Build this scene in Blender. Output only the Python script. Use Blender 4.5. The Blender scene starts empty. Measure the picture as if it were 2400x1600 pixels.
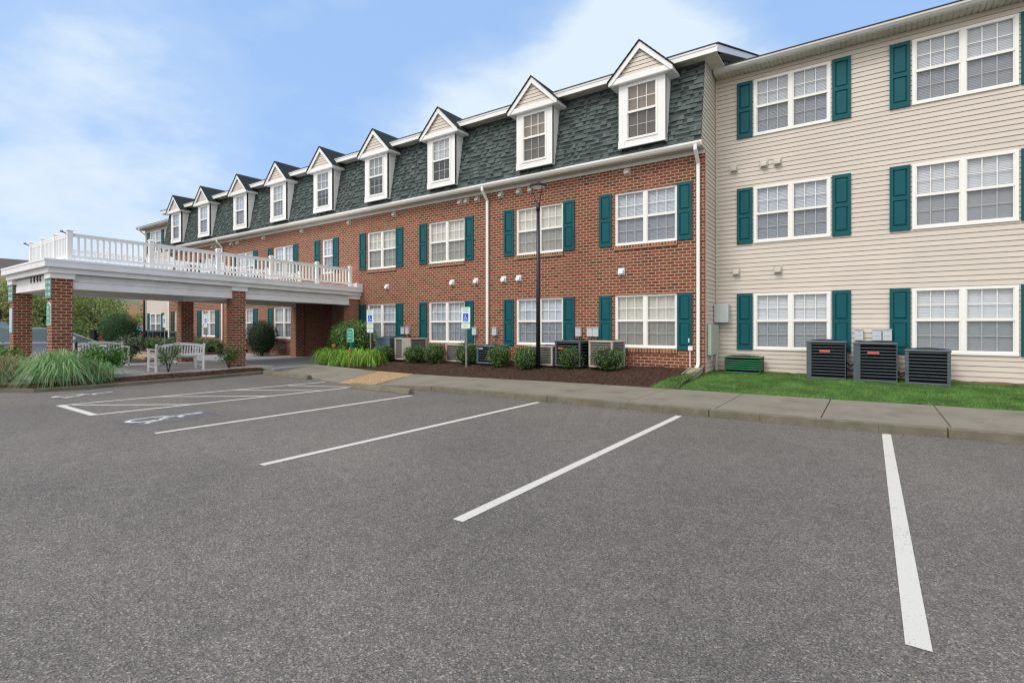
import bpy, math, random
import numpy as np
from mathutils import Vector, Matrix
R=math.radians
random.seed(7); rng=np.random.default_rng(7)
scn=bpy.context.scene; COL=scn.collection
# ---------------------------------------------------------------- materials
def new_mat(name):
    m=bpy.data.materials.new(name); m.use_nodes=True
    nt=m.node_tree; b=nt.nodes['Principled BSDF']; return m,nt,b
def N(nt,t,**k):
    n=nt.nodes.new(t)
    for a,v in k.items():
        if a in n.inputs.keys() if hasattr(n.inputs,'keys') else False: n.inputs[a].default_value=v
        else: setattr(n,a,v)
    return n
def L(nt,a,b): nt.links.new(a,b)
def noise(nt,vec,scale,detail=4,rough=.55):
    n=nt.nodes.new('ShaderNodeTexNoise'); n.inputs['Scale'].default_value=scale
    n.inputs['Detail'].default_value=detail; n.inputs['Roughness'].default_value=rough
    if vec is not None: L(nt,vec,n.inputs['Vector'])
    return n
def ramp(nt,fac,stops):
    r=nt.nodes.new('ShaderNodeValToRGB'); e=r.color_ramp.elements
    e[0].position=stops[0][0]; e[0].color=(*stops[0][1],1)
    e[1].position=stops[-1][0]; e[1].color=(*stops[-1][1],1)
    for p,c in stops[1:-1]:
        q=e.new(p); q.color=(*c,1)
    L(nt,fac,r.inputs['Fac']); return r
def mix(nt,fac,a,b,mode='MIX'):
    m=nt.nodes.new('ShaderNodeMix'); m.data_type='RGBA'; m.blend_type=mode
    for v,s in ((fac,m.inputs[0]),(a,m.inputs[6]),(b,m.inputs[7])):
        if isinstance(v,(int,float)): s.default_value=v
        elif isinstance(v,tuple): s.default_value=(*v,1) if len(v)==3 else v
        else: L(nt,v,s)
    return m.outputs[2]
def bump(nt,b,h,strength,dist=.01):
    n=nt.nodes.new('ShaderNodeBump'); n.inputs['Strength'].default_value=strength
    n.inputs['Distance'].default_value=dist; L(nt,h,n.inputs['Height']); L(nt,n.outputs['Normal'],b.inputs['Normal']); return n
def sc3(c,k): return tuple(min(1,x*k) for x in c)
def plain(name,c,rough=.6,var=.12,scale=3,bmp=0,bscale=60,metal=0,spec=.4,island=0,dirt=None,coat=0,orand=None):
    m,nt,b=new_mat(name); g=N(nt,'ShaderNodeNewGeometry'); pos=g.outputs['Position']
    n=noise(nt,pos,scale); out=ramp(nt,n.outputs['Fac'],[(.3,sc3(c,1-var)),(.7,sc3(c,1+var))]).outputs['Color']
    if dirt:
        n2=noise(nt,pos,1.3,8,.7); r=ramp(nt,n2.outputs['Fac'],[(.5,(0,0,0)),(.75,(1,1,1))])
        out=mix(nt,r.outputs['Color'],out,dirt)
    if island:
        r=ramp(nt,g.outputs['Random Per Island'],[(0,sc3((1,1,1),1-island)),(1,(1,1,1))])
        out=mix(nt,1.0,out,r.outputs['Color'],'MULTIPLY')
    if orand:
        oi=N(nt,'ShaderNodeObjectInfo'); r=ramp(nt,oi.outputs['Random'],[(0,orand[0]),(1,orand[1])]); out=mix(nt,1.0,out,r.outputs['Color'],'MULTIPLY')
    L(nt,out,b.inputs['Base Color']); b.inputs['Roughness'].default_value=rough; b.inputs['Metallic'].default_value=metal
    b.inputs['Specular IOR Level'].default_value=spec
    if coat: b.inputs['Coat Weight'].default_value=coat
    if bmp: bump(nt,b,noise(nt,pos,bscale).outputs['Fac'],bmp)
    return m
def leafmat(name,c1,c2,c3=None,rough=.5,trans=.25):
    m,nt,b=new_mat(name); g=N(nt,'ShaderNodeNewGeometry')
    st=[(0,c1),(.62,c2)]+([(1,c3)] if c3 else [])
    if not c3: st=[(0,c1),(1,c2)]
    o=ramp(nt,g.outputs['Random Per Island'],st).outputs['Color']
    n=noise(nt,g.outputs['Position'],2.2); r=ramp(nt,n.outputs['Fac'],[(.35,(.62,.62,.62)),(.65,(1.25,1.25,1.25))])
    o=mix(nt,1.0,o,r.outputs['Color'],'MULTIPLY')
    L(nt,o,b.inputs['Base Color']); b.inputs['Roughness'].default_value=rough; b.inputs['Specular IOR Level'].default_value=.35
    t=N(nt,'ShaderNodeBsdfTranslucent'); L(nt,o,t.inputs['Color']); ms=N(nt,'ShaderNodeMixShader'); ms.inputs[0].default_value=trans
    L(nt,b.outputs[0],ms.inputs[1]); L(nt,t.outputs[0],ms.inputs[2]); L(nt,ms.outputs[0],nt.nodes['Material Output'].inputs['Surface'])
    return m
def brickmat(name,stops,mortar,w=.203,h=.0813,ms=.011):
    m,nt,b=new_mat(name); uv=N(nt,'ShaderNodeUVMap'); uv.uv_map='UVMap'
    t=N(nt,'ShaderNodeTexBrick'); t.offset=.5; L(nt,uv.outputs[0],t.inputs['Vector'])
    for k,v in (('Scale',1),('Mortar Size',ms),('Mortar Smooth',.15),('Bias',0),('Brick Width',w),('Row Height',h)): t.inputs[k].default_value=v
    t.inputs['Color1'].default_value=(0,0,0,1); t.inputs['Color2'].default_value=(1,1,1,1); t.inputs['Mortar'].default_value=(.5,.5,.5,1)
    g=N(nt,'ShaderNodeNewGeometry'); pos=g.outputs['Position']
    col=ramp(nt,t.outputs['Color'],stops).outputs['Color']
    n=noise(nt,pos,38,3); col=mix(nt,1.0,col,ramp(nt,n.outputs['Fac'],[(.3,(.72,.72,.72)),(.7,(1.25,1.2,1.15))]).outputs['Color'],'MULTIPLY')
    n=noise(nt,pos,.6,3); col=mix(nt,1.0,col,ramp(nt,n.outputs['Fac'],[(.3,(.86,.86,.88)),(.7,(1.1,1.08,1.05))]).outputs['Color'],'MULTIPLY')
    n=noise(nt,pos,30,2); mo=mix(nt,n.outputs['Fac'],sc3(mortar,.75),sc3(mortar,1.15))
    out=mix(nt,t.outputs['Fac'],col,mo); L(nt,out,b.inputs['Base Color']); b.inputs['Roughness'].default_value=.85; b.inputs['Specular IOR Level'].default_value=.2
    inv=N(nt,'ShaderNodeMath',operation='SUBTRACT'); inv.inputs[0].default_value=1; L(nt,t.outputs['Fac'],inv.inputs[1])
    bump(nt,b,inv.outputs[0],.6,.006); return m
M={}
bst=[(0,(.075,.036,.026)),(.05,(.13,.042,.028)),(.14,(.165,.048,.031)),(.55,(.21,.059,.038)),(.88,(.265,.080,.047)),(.96,(.19,.072,.043)),(1,(.13,.07,.045))]
M['brick']=brickmat('red_brick',bst,(.44,.33,.23))
M['brick_sill']=brickmat('soldier_brick',[(0,(.09,.05,.03)),(.4,(.20,.08,.04)),(1,(.36,.13,.065))],(.42,.31,.21),w=.0813,h=.3,ms=.012)
M['siding']=plain('beige_siding',(.635,.575,.51),.5,.035,.8,spec=.3,island=.06)
M['white']=plain('white_trim',(.84,.84,.84),.45,.03,2)
M['whitepvc']=plain('white_vinyl',(.86,.85,.82),.35,.02,2)
M['whitedirty']=plain('weathered_white_boards',(.79,.79,.80),.55,.04,2,dirt=(.66,.65,.64))
M['gutter']=plain('aluminium_gutter',(.62,.61,.58),.35,.06,3,spec=.6)
M['soffit']=plain('vented_soffit',(.52,.49,.43),.6,.1,4)
M['teal']=plain('teal_shutter_paint',(.001,.086,.102),.5,.07,4,spec=.25)
M['shingle']=None
M['black']=plain('black_metal',(.012,.012,.016),.4,.2,10,spec=.5)
M['galv']=plain('galvanised_steel',(.30,.30,.31),.45,.15,12,metal=.5)
M['greybox']=plain('grey_meter_enamel',(.50,.54,.57),.4,.05,5)
M['palegreen']=plain('pale_green_enamel',(.42,.47,.40),.5,.05,4)
M['acdark']=plain('slate_grey_enamel',(.075,.10,.115),.4,.15,6)
M['acblue']=plain('blue_grey_enamel',(.10,.15,.20),.45,.12,5)
M['actan']=plain('weathered_tan_enamel',(.42,.39,.34),.6,.12,5,dirt=(.25,.23,.20))
M['coil']=plain('dark_coil_fins',(.008,.010,.013),.95,.25,40,spec=.08)
M['coilgrey']=plain('grey_coil_fins',(.10,.10,.095),.6,.2,30)
M['acgreen']=plain('dark_green_enamel',(.010,.085,.038),.4,.1,5)
M['badge']=plain('red_badge',(.62,.10,.07),.4,.05,5)
M['sticker']=plain('pale_sticker',(.75,.74,.70),.5,.04,5)
M['concrete']=plain('concrete_walk',(.225,.202,.162),.85,.10,1.2,bmp=.15,bscale=90,dirt=(.135,.122,.10))
M['kerb']=plain('kerb_concrete',(.165,.155,.115),.9,.16,6,bmp=.5,bscale=120,dirt=(.10,.095,.068))
M['patio']=plain('patio_concrete',(.46,.44,.40),.85,.08,1.0,bmp=.1,bscale=80,dirt=(.36,.34,.30))
M['lane']=plain('smooth_grey_concrete',(.27,.275,.28),.8,.08,1.0)
M['stem']=plain('bark',(.12,.085,.06),.85,.25,20)
M['mulchbase']=plain('dark_soil',(.042,.022,.012),.95,.35,14,bmp=1,bscale=50)
M['chip']=leafmat('wood_chips',(.034,.013,.007),(.135,.052,.028),(.19,.12,.09),.9,0)
M['hydrant']=plain('red_paint',(.55,.02,.02),.35,.1,5)
M['lens']=plain('pale_lamp_lens',(.65,.66,.62),.3,.03,5)
M['orange']=leafmat('orange_petals',(.75,.16,.05),(.85,.28,.12))
M['soil']=plain('bare_soil',(.13,.095,.06),.95,.3,12,bmp=.8,bscale=60)
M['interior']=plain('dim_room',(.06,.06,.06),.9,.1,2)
M['signgreen']=plain('sage_green_panel',(.10,.27,.21),.5,.08,6)
M['signteal']=plain('bright_green_panel',(.0,.33,.19),.4,.05,6)
M['tealpost']=plain('teal_post_paint',(.0,.12,.10),.4,.08,6)
M['signwhite']=plain('sign_white',(.72,.80,.76),.4,.05,30)
M['signblue']=plain('sign_blue',(.0,.06,.72),.4,.03,6)
M['palesheet']=plain('pale_blue_notice',(.52,.62,.75),.5,.04,9)
M['palecyan']=plain('pale_cyan_notice',(.30,.62,.60),.5,.1,9)
M['ink']=plain('dark_ink',(.01,.01,.012),.5,.1,9)
M['stoneblock']=plain('splash_block_concrete',(.30,.26,.20),.9,.15,9,bmp=.4)
M['tyre']=plain('tyre_rubber',(.015,.015,.016),.8,.2,20)
M['rim']=plain('alloy_rim',(.45,.45,.46),.3,.05,9,metal=.8)
M['silver']=plain('silver_car_paint',(.66,.68,.74),.22,.02,2,metal=.9)
M['greycar']=plain('graphite_car_paint',(.13,.14,.16),.3,.02,2,metal=.3,coat=.6)
M['redcar']=plain('red_car_paint',(.45,.03,.03),.3,.02,2,coat=.6)
M['redlens']=plain('red_light_lens',(.55,.02,.015),.2,.05,5)
M['carglass']=plain('tinted_car_glass',(.20,.28,.30),.08,.05,1,spec=.9)
M['farroof']=plain('brown_far_shingles',(.10,.085,.075),.9,.25,1.5)
M['farwall']=plain('brown_far_brick',(.25,.17,.12),.9,.15,2)
M['door']=plain('dark_bronze_door',(.03,.03,.032),.4,.1,4)
# leaf materials
M['box']=leafmat('boxwood_leaves',(.022,.08,.012),(.085,.205,.03),(.27,.38,.16),.38)
M['boxcore']=plain('dark_core_and_twigs',(.018,.03,.012),.9,.3,20)  # dark colour of stems and the added light-blocking core
M['holly']=leafmat('holly_leaves',(.026,.095,.014),(.105,.25,.035),(.30,.44,.17),.33)
M['hollydark']=leafmat('dark_holly_leaves',(.010,.030,.010),(.025,.07,.018),(.07,.11,.06),.38)
M['juni']=leafmat('clipped_evergreen_leaves',(.016,.075,.02),(.045,.15,.045),None,.6)
M['lily']=leafmat('daylily_blades',(.10,.26,.022),(.28,.50,.06),(.55,.68,.20),.45,.35)
M['pennis']=leafmat('fountain_grass_blades',(.09,.26,.075),(.28,.52,.22),(.52,.68,.38),.5,.35)
M['pendry']=leafmat('dry_grass_blades',(.24,.12,.07),(.42,.27,.17),(.30,.34,.18),.6,.3)
M['hydr']=leafmat('broad_green_leaves',(.03,.12,.015),(.10,.26,.045),(.18,.36,.09),.42,.3)
M['rose']=leafmat('glossy_rose_leaves',(.03,.09,.02),(.12,.22,.06),(.36,.44,.25),.35)
M['varieg']=leafmat('variegated_leaves',(.02,.045,.02),(.11,.16,.08),(.34,.38,.28),.4)
M['tree']=leafmat('tree_leaves',(.15,.25,.04),(.33,.44,.11),(.48,.55,.20),.55,.3)
M['tree2']=leafmat('olive_tree_leaves',(.15,.20,.05),(.34,.41,.14),(.46,.50,.24),.55,.3)
M['grass']=leafmat('lawn_blades',(.085,.20,.045),(.165,.33,.075),(.27,.43,.13),.6,.3)
M['grassbase']=plain('lawn_turf',(.045,.12,.025),.95,.3,9,bmp=.6,bscale=80)
def shinglemat(name,cols):
    m,nt,b=new_mat(name); g=N(nt,'ShaderNodeNewGeometry')
    o=ramp(nt,g.outputs['Random Per Island'],cols).outputs['Color']
    n=noise(nt,g.outputs['Position'],120,2); o=mix(nt,1.0,o,ramp(nt,n.outputs['Fac'],[(.3,(.75,.75,.75)),(.7,(1.25,1.25,1.25))]).outputs['Color'],'MULTIPLY')
    n=noise(nt,g.outputs['Position'],1.1,3); o=mix(nt,1.0,o,ramp(nt,n.outputs['Fac'],[(.3,(.95,.95,.95)),(.7,(1.05,1.05,1.05))]).outputs['Color'],'MULTIPLY')
    L(nt,o,b.inputs['Base Color']); b.inputs['Roughness'].default_value=.9; b.inputs['Specular IOR Level'].default_value=.2; return m
M['shingle']=shinglemat('grey_green_shingles',[(0,(.072,.092,.090)),(.6,(.092,.116,.112)),(1,(.118,.145,.138))])
M['shingle_shade']=shinglemat('shingle_shadow_band',[(0,(.030,.040,.042)),(.7,(.042,.055,.056)),(1,(.062,.080,.078))])  # shade under the row above put into colour, like a printed shadow band
M['shingle_edge_shade']=plain('black_shingle_edge_shade',(.010,.012,.013),.95)  # black tab edges and undersides: row shadow line put into colour
M['slat']=plain('grey_grille_wire',(.15,.18,.19),.45,.08,6)
M['greenslat']=plain('green_louvre_paint',(.02,.15,.07),.4,.08,6)
M['roof']=plain('flat_dark_roofing',(.06,.07,.07),.9,.2,5)
def glassmat(name,tint=(.97,.98,.98),base=.02):
    m,nt,b=new_mat(name); nt.nodes.remove(b)
    t=N(nt,'ShaderNodeBsdfTransparent'); t.inputs[0].default_value=(*tint,1)
    g=N(nt,'ShaderNodeBsdfGlossy'); g.inputs['Roughness'].default_value=.02; g.inputs['Color'].default_value=(1,1,1,1)
    lw=N(nt,'ShaderNodeLayerWeight'); lw.inputs[0].default_value=.5
    pw=N(nt,'ShaderNodeMath',operation='POWER'); L(nt,lw.outputs['Facing'],pw.inputs[0]); pw.inputs[1].default_value=3.2
    ma=N(nt,'ShaderNodeMath',operation='MULTIPLY_ADD'); L(nt,pw.outputs[0],ma.inputs[0]); ma.inputs[1].default_value=.8; ma.inputs[2].default_value=base+.06; ma.use_clamp=True
    s=N(nt,'ShaderNodeMixShader'); L(nt,ma.outputs[0],s.inputs[0]); L(nt,t.outputs[0],s.inputs[1]); L(nt,g.outputs[0],s.inputs[2])
    L(nt,s.outputs[0],nt.nodes['Material Output'].inputs['Surface']); return m
M['glass']=glassmat('window_glass')
def screenmat():
    m,nt,b=new_mat('insect_screen'); b.inputs['Base Color'].default_value=(.06,.075,.10,1); b.inputs['Roughness'].default_value=.8
    t=N(nt,'ShaderNodeBsdfTransparent'); s=N(nt,'ShaderNodeMixShader'); s.inputs[0].default_value=.29
    L(nt,t.outputs[0],s.inputs[1]); L(nt,b.outputs[0],s.inputs[2]); L(nt,s.outputs[0],nt.nodes['Material Output'].inputs['Surface']); return m
M['screen']=screenmat()
M['blind']=plain('white_blind',(.62,.66,.72),.6,.02,3,orand=((.80,.83,.88),(1,.99,.97)))
M['cream']=plain('cream_curtain',(.58,.57,.51),.8,.04,5,orand=((.82,.82,.82),(1,1,1)))
M['tan']=plain('tan_shade',(.20,.155,.115),.8,.08,4)
M['dimblind']=plain('dim_blue_blind',(.30,.34,.40),.7,.1,3)
def asphalt():
    m,nt,b=new_mat('asphalt'); g=N(nt,'ShaderNodeNewGeometry'); pos=g.outputs['Position']
    v=N(nt,'ShaderNodeTexVoronoi'); v.inputs['Scale'].default_value=125; L(nt,pos,v.inputs['Vector'])
    sep=N(nt,'ShaderNodeSeparateColor'); L(nt,v.outputs['Color'],sep.inputs[0])
    agg=ramp(nt,sep.outputs[0],[(0,(.046,.044,.041)),(.45,(.110,.104,.097)),(.72,(.165,.154,.142)),(.88,(.24,.20,.165)),(.95,(.28,.26,.24)),(1,(.42,.40,.37))])
    v2=N(nt,'ShaderNodeTexVoronoi'); v2.inputs['Scale'].default_value=230; L(nt,pos,v2.inputs['Vector'])
    sep2=N(nt,'ShaderNodeSeparateColor'); L(nt,v2.outputs['Color'],sep2.inputs[0])
    fine=ramp(nt,sep2.outputs[1],[(0,(.052,.05,.047)),(.7,(.138,.13,.121)),(1,(.30,.285,.265))])
    col=mix(nt,.4,agg.outputs['Color'],fine.outputs['Color'])
    n=noise(nt,pos,.45,5,.6); col=mix(nt,1.0,col,ramp(nt,n.outputs['Fac'],[(.3,(.96,.955,.95)),(.7,(1.28,1.25,1.21))]).outputs['Color'],'MULTIPLY')
    n=noise(nt,pos,7,5,.65); col=mix(nt,1.0,col,ramp(nt,n.outputs['Fac'],[(.3,(.88,.88,.88)),(.7,(1.14,1.13,1.12))]).outputs['Color'],'MULTIPLY')
    n=noise(nt,pos,.13,3,.5); col=mix(nt,1.0,col,ramp(nt,n.outputs['Fac'],[(.35,(.90,.90,.90)),(.65,(1.08,1.075,1.06))]).outputs['Color'],'MULTIPLY')
    L(nt,col,b.inputs['Base Color']); b.inputs['Roughness'].default_value=.85; b.inputs['Specular IOR Level'].default_value=.25
    bump(nt,b,v.outputs['Distance'],.5,.006); return m
M['asphalt']=asphalt()
def paintmat(name,c,wear=.62):
    m,nt,b=new_mat(name); g=N(nt,'ShaderNodeNewGeometry'); pos=g.outputs['Position']
    n=noise(nt,pos,70,4,.7); n2=noise(nt,pos,3,3)
    a=N(nt,'ShaderNodeMath',operation='MULTIPLY_ADD'); L(nt,n2.outputs['Fac'],a.inputs[0]); a.inputs[1].default_value=.35; L(nt,n.outputs['Fac'],a.inputs[2])
    r=ramp(nt,a.outputs[0],[(wear+.18,(0,0,0)),(wear+.24,(1,1,1))])
    col=mix(nt,r.outputs['Color'],c,(.16,.155,.15)); L(nt,col,b.inputs['Base Color']); b.inputs['Roughness'].default_value=.75
    v=N(nt,'ShaderNodeTexVoronoi'); v.inputs['Scale'].default_value=125; L(nt,pos,v.inputs['Vector']); bump(nt,b,v.outputs['Distance'],.3,.004); return m
M['paint']=paintmat('white_road_paint',(.61,.585,.53))
M['paintworn']=paintmat('worn_white_road_paint',(.62,.60,.56),.62)
M['paintdark']=paintmat('worn_dark_paint',(.06,.06,.062),.44)
def gravelmat():
    m,nt,b=new_mat('tan_pea_gravel'); g=N(nt,'ShaderNodeNewGeometry'); v=N(nt,'ShaderNodeTexVoronoi'); v.inputs['Scale'].default_value=55
    L(nt,g.outputs['Position'],v.inputs['Vector']); sep=N(nt,'ShaderNodeSeparateColor'); L(nt,v.outputs['Color'],sep.inputs[0])
    c=ramp(nt,sep.outputs[0],[(0,(.20,.11,.05)),(.5,(.40,.255,.12)),(1,(.62,.46,.28))]); L(nt,c.outputs['Color'],b.inputs['Base Color'])
    b.inputs['Roughness'].default_value=.8; bump(nt,b,v.outputs['Distance'],1,.01); return m
M['gravel']=gravelmat()
def bankmat():
    m,nt,b=new_mat('grassy_clay_bank'); g=N(nt,'ShaderNodeNewGeometry'); n=noise(nt,g.outputs['Position'],.16,6,.65)
    c=ramp(nt,n.outputs['Fac'],[(.38,(.10,.17,.04)),(.46,(.18,.18,.07)),(.52,(.32,.16,.075)),(.7,(.36,.16,.08))]); L(nt,c.outputs['Color'],b.inputs['Base Color'])
    b.inputs['Roughness'].default_value=.95; return m
M['bank']=bankmat()
# ---------------------------------------------------------------- mesh builder
def chain_loc(o):
    v=Vector((0,0,0))
    while o is not None: v=v+o.location; o=o.parent
    return v
def setuv(me):
    uv=me.uv_layers.new(name='UVMap'); n=len(me.loops)
    vi=np.zeros(n,dtype=np.int32); me.loops.foreach_get('vertex_index',vi)
    co=np.zeros(len(me.vertices)*3); me.vertices.foreach_get('co',co); co=co.reshape(-1,3)
    nr=np.zeros(len(me.polygons)*3); me.polygons.foreach_get('normal',nr); nr=nr.reshape(-1,3)
    lt=np.zeros(len(me.polygons),dtype=np.int32); me.polygons.foreach_get('loop_total',lt)
    nn=np.abs(np.repeat(nr,lt,axis=0)); c=co[vi]
    top=(nn[:,2]>.7); sx=(nn[:,0]>nn[:,1])&~top
    u=np.where(sx,c[:,1],c[:,0]); v=np.where(top,c[:,1],c[:,2])
    uv.data.foreach_set('uv',np.stack([u,v],1).ravel())
class MB:
    def __init__(s): s.v=[]; s.f=[]
    def quad(s,*p):
        i=len(s.v); s.v+=[tuple(q) for q in p]; s.f.append(tuple(range(i,i+len(p)))); return s
    def box(s,x0,x1,y0,y1,z0,z1):
        if x0>x1:x0,x1=x1,x0
        if y0>y1:y0,y1=y1,y0
        i=len(s.v); s.v+=[(x0,y0,z0),(x1,y0,z0),(x1,y1,z0),(x0,y1,z0),(x0,y0,z1),(x1,y0,z1),(x1,y1,z1),(x0,y1,z1)]
        for f in ((0,3,2,1),(4,5,6,7),(0,1,5,4),(1,2,6,5),(2,3,7,6),(3,0,4,7)): s.f.append(tuple(i+a for a in f))
        return s
    def prism(s,poly,axis,a,b):   # poly 2D; axis x: (y,z); y:(x,z); z:(x,y)
        def P(q,t): return (t,q[0],q[1]) if axis=='x' else (q[0],t,q[1]) if axis=='y' else (q[0],q[1],t)
        i=len(s.v); n=len(poly); s.v+=[P(q,a) for q in poly]+[P(q,b) for q in poly]
        s.f.append(tuple(range(i,i+n))); s.f.append(tuple(range(i+2*n-1,i+n-1,-1)))
        for k in range(n): s.f.append((i+k,i+n+k,i+n+(k+1)%n,i+(k+1)%n))
        return s
    def tube(s,pts,r,n=8,cap=True):
        pts=[Vector(p) for p in pts]; rs=r if isinstance(r,(list,tuple)) else [r]*len(pts); i=len(s.v)
        for k,p in enumerate(pts):
            d=(pts[min(k+1,len(pts)-1)]-pts[max(k-1,0)]).normalized()
            a=d.cross(Vector((0,0,1)) if abs(d.z)<.9 else Vector((1,0,0))).normalized(); b=d.cross(a)
            for j in range(n):
                t=2*math.pi*j/n; s.v.append(tuple(p+(a*math.cos(t)+b*math.sin(t))*rs[k]))
        for k in range(len(pts)-1):
            for j in range(n):
                s.f.append((i+k*n+j,i+k*n+(j+1)%n,i+(k+1)*n+(j+1)%n,i+(k+1)*n+j))
        if cap: s.f.append(tuple(i+j for j in range(n))[::-1]); m=i+(len(pts)-1)*n; s.f.append(tuple(m+j for j in range(n)))
        return s
    def grid(s,fn,nu,nv):
        i=len(s.v)
        for a in range(nu+1):
            for b in range(nv+1): s.v.append(tuple(fn(a/nu,b/nv)))
        for a in range(nu):
            for b in range(nv):
                p=i+a*(nv+1)+b; s.f.append((p,p+nv+1,p+nv+2,p+1))
        return s
    def map(s,fn): s.v=[tuple(fn(*q)) for q in s.v]; return s
    def build(s,name,m,parent=None,smooth=False,bev=0,recalc=True):
        me=bpy.data.meshes.new(name); off=chain_loc(parent)
        me.from_pydata([(x-off.x,y-off.y,z-off.z) for x,y,z in s.v],[],s.f)
        if recalc:
            import bmesh
            b=bmesh.new(); b.from_mesh(me); bmesh.ops.recalc_face_normals(b,faces=b.faces); b.to_mesh(me); b.free()
        me.validate(); me.materials.append(M[m] if isinstance(m,str) else m)
        if m in('brick','brick_sill'):
            # uv in world metres
            for q in me.vertices: q.co+=off
            me.update(); setuv(me)
            for q in me.vertices: q.co-=off
        if smooth: me.polygons.foreach_set('use_smooth',[True]*len(me.polygons))
        o=bpy.data.objects.new(name,me); COL.objects.link(o)
        if parent: o.parent=parent
        if bev:
            d=o.modifiers.new('bevel','BEVEL'); d.width=bev; d.segments=2; d.limit_method='ANGLE'
        return o
def tag(o,label=None,cat=None,group=None,kind=None):
    if label:o['label']=label
    if cat:o['category']=cat
    if group:o['group']=group
    if kind:o['kind']=kind
    return o
def struct(o): o['kind']='structure'; return o
def thing(name,label,cat,loc,group=None,rz=0):
    o=bpy.data.objects.new(name,None); COL.objects.link(o); o.location=loc; o.rotation_euler=(0,0,rz); o.empty_display_size=.1
    return tag(o,label,cat,group)
def copy_thing(o,loc,label,rz=None,scale=None):
    c=o.copy(); COL.objects.link(c); c.location=loc; c['label']=label
    if rz is not None: c.rotation_euler=(0,0,rz)
    if scale: c.scale=scale
    def rec(a,b):
        for ch in list(a.children):
            if ch.name in made: continue
            d=ch.copy(); COL.objects.link(d); d.parent=b; made.add(d.name); rec(ch,d)
    made=set(); rec(o,c); return c
def text_mesh(txt,size,depth=.004,spacing=1.0,bold=0):
    cu=bpy.data.curves.new('lettering','FONT'); cu.body=txt; cu.size=size; cu.extrude=depth/2; cu.align_x='CENTER'; cu.align_y='CENTER'
    cu.space_character=spacing; cu.offset=bold; cu.resolution_u=3
    t=bpy.data.objects.new('tmp',cu); COL.objects.link(t); bpy.context.view_layer.update()
    me=bpy.data.meshes.new_from_object(t.evaluated_get(bpy.context.evaluated_depsgraph_get())); bpy.data.objects.remove(t); return me
def lettering(name,txt,size,loc,m,parent,rz=0,tilt=90,depth=.004,spacing=1.0,bold=0):
    me=text_mesh(txt,size,depth,spacing,bold); me.materials.clear(); me.materials.append(M[m])
    me.transform(Matrix.Rotation(rz,4,'Z')@Matrix.Rotation(R(tilt),4,'X')); off=chain_loc(parent)
    me.transform(Matrix.Translation(Vector(loc)-off)); o=bpy.data.objects.new(name,me); COL.objects.link(o); o.parent=parent; return o
# vectorised clouds of small faces
def cloud_mesh(name,V,nper,m,parent=None,loc=(0,0,0)):
    n=len(V)//nper; me=bpy.data.meshes.new(name); me.vertices.add(len(V)); me.vertices.foreach_set('co',(V-np.array(loc)).astype(np.float32).ravel())
    me.loops.add(len(V)); me.loops.foreach_set('vertex_index',np.arange(len(V),dtype=np.int32))
    me.polygons.add(n); me.polygons.foreach_set('loop_start',np.arange(0,len(V),nper,dtype=np.int32)); me.polygons.foreach_set('loop_total',np.full(n,nper,dtype=np.int32))
    me.update(); me.validate(); me.materials.append(M[m]); o=bpy.data.objects.new(name,me); COL.objects.link(o)
    if parent: o.parent=parent
    else: o.location=loc
    return o
def unit(a): return a/np.maximum(1e-9,np.linalg.norm(a,axis=1,keepdims=True))
def leaves(P,Nrm,size,asp=.55,spread=.8):
    n=len(P); d=unit(Nrm+rng.normal(0,spread,(n,3))); t=unit(np.cross(d,rng.normal(0,1,(n,3)))); b=np.cross(d,t)
    s=(size*rng.uniform(.65,1.25,n))[:,None]
    V=np.stack([P-t*s*.5,P+b*s*asp*.5+d*s*.08,P+t*s*.5,P-b*s*asp*.5+d*s*.08],1); return V.reshape(-1,3)
def ball_pts(n,rx,ry,rz,cz,power=2.0,lo=.78,hi=1.03,lump=.06,zmin=None):
    d=unit(rng.normal(0,1,(n*2,3)))
    k=(np.abs(d)**power).sum(1)**(-1/power); ph=rng.uniform(0,6,3)
    l=1+lump*(np.sin(d[:,0]*5+ph[0])*np.cos(d[:,1]*6+ph[1])+np.sin(d[:,2]*7+ph[2]+d[:,0]*3)*.6)
    r=(k*l*rng.uniform(lo**2,hi**2,len(d))**.5)[:,None]; P=d*r*np.array([rx,ry,rz])+np.array([0,0,cz])
    if zmin is not None: q=P[:,2]>zmin; P=P[q];d=d[q]
    return P[:n],unit(d/np.array([rx,ry,rz]))[:n]
def blob(mb,rx,ry,rz,cz,power=2,n=10,m=16,cx=0,cy=0):
    def fn(a,b):
        th=math.pi*a; ph=2*math.pi*b; d=(math.sin(th)*math.cos(ph),math.sin(th)*math.sin(ph),math.cos(th))
        k=sum(abs(q)**power for q in d)**(-1/power); return (cx+d[0]*k*rx,cy+d[1]*k*ry,cz+d[2]*k*rz)
    return mb.grid(fn,n,m)
def blades(bases,h,reach,w,seg=4,droop=1.0,jit=.25,outdir=None,rmin=.15):
    n=len(bases); ang=rng.uniform(0,2*math.pi,n); d=np.stack([np.cos(ang),np.sin(ang),np.zeros(n)],1) if outdir is None else outdir
    H=h*rng.uniform(1-jit*1.5,1+jit,n); Rr=reach*rng.uniform(rmin,1.15,n); side=np.stack([-d[:,1],d[:,0],np.zeros(n)],1)*w
    out=[]; prev=None
    for k in range(seg+1):
        t=k/seg; kk=1.7+.95*droop*np.minimum(1.05,Rr/max(reach,.01)); z=H*(2.65*t-kk*t*t) ; x=Rr*(t**1.25)
        c=bases+d*x[:,None]; c[:,2]+=np.maximum(z,-.0) ; ww=side*(1-t**1.5*.9)
        cur=(c-ww,c+ww)
        if prev is not None: out.append(np.stack([prev[0],prev[1],cur[1],cur[0]],1))
        prev=cur
    V=np.stack(out,1).reshape(-1,4,3)   # n*seg quads
    return V
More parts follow.
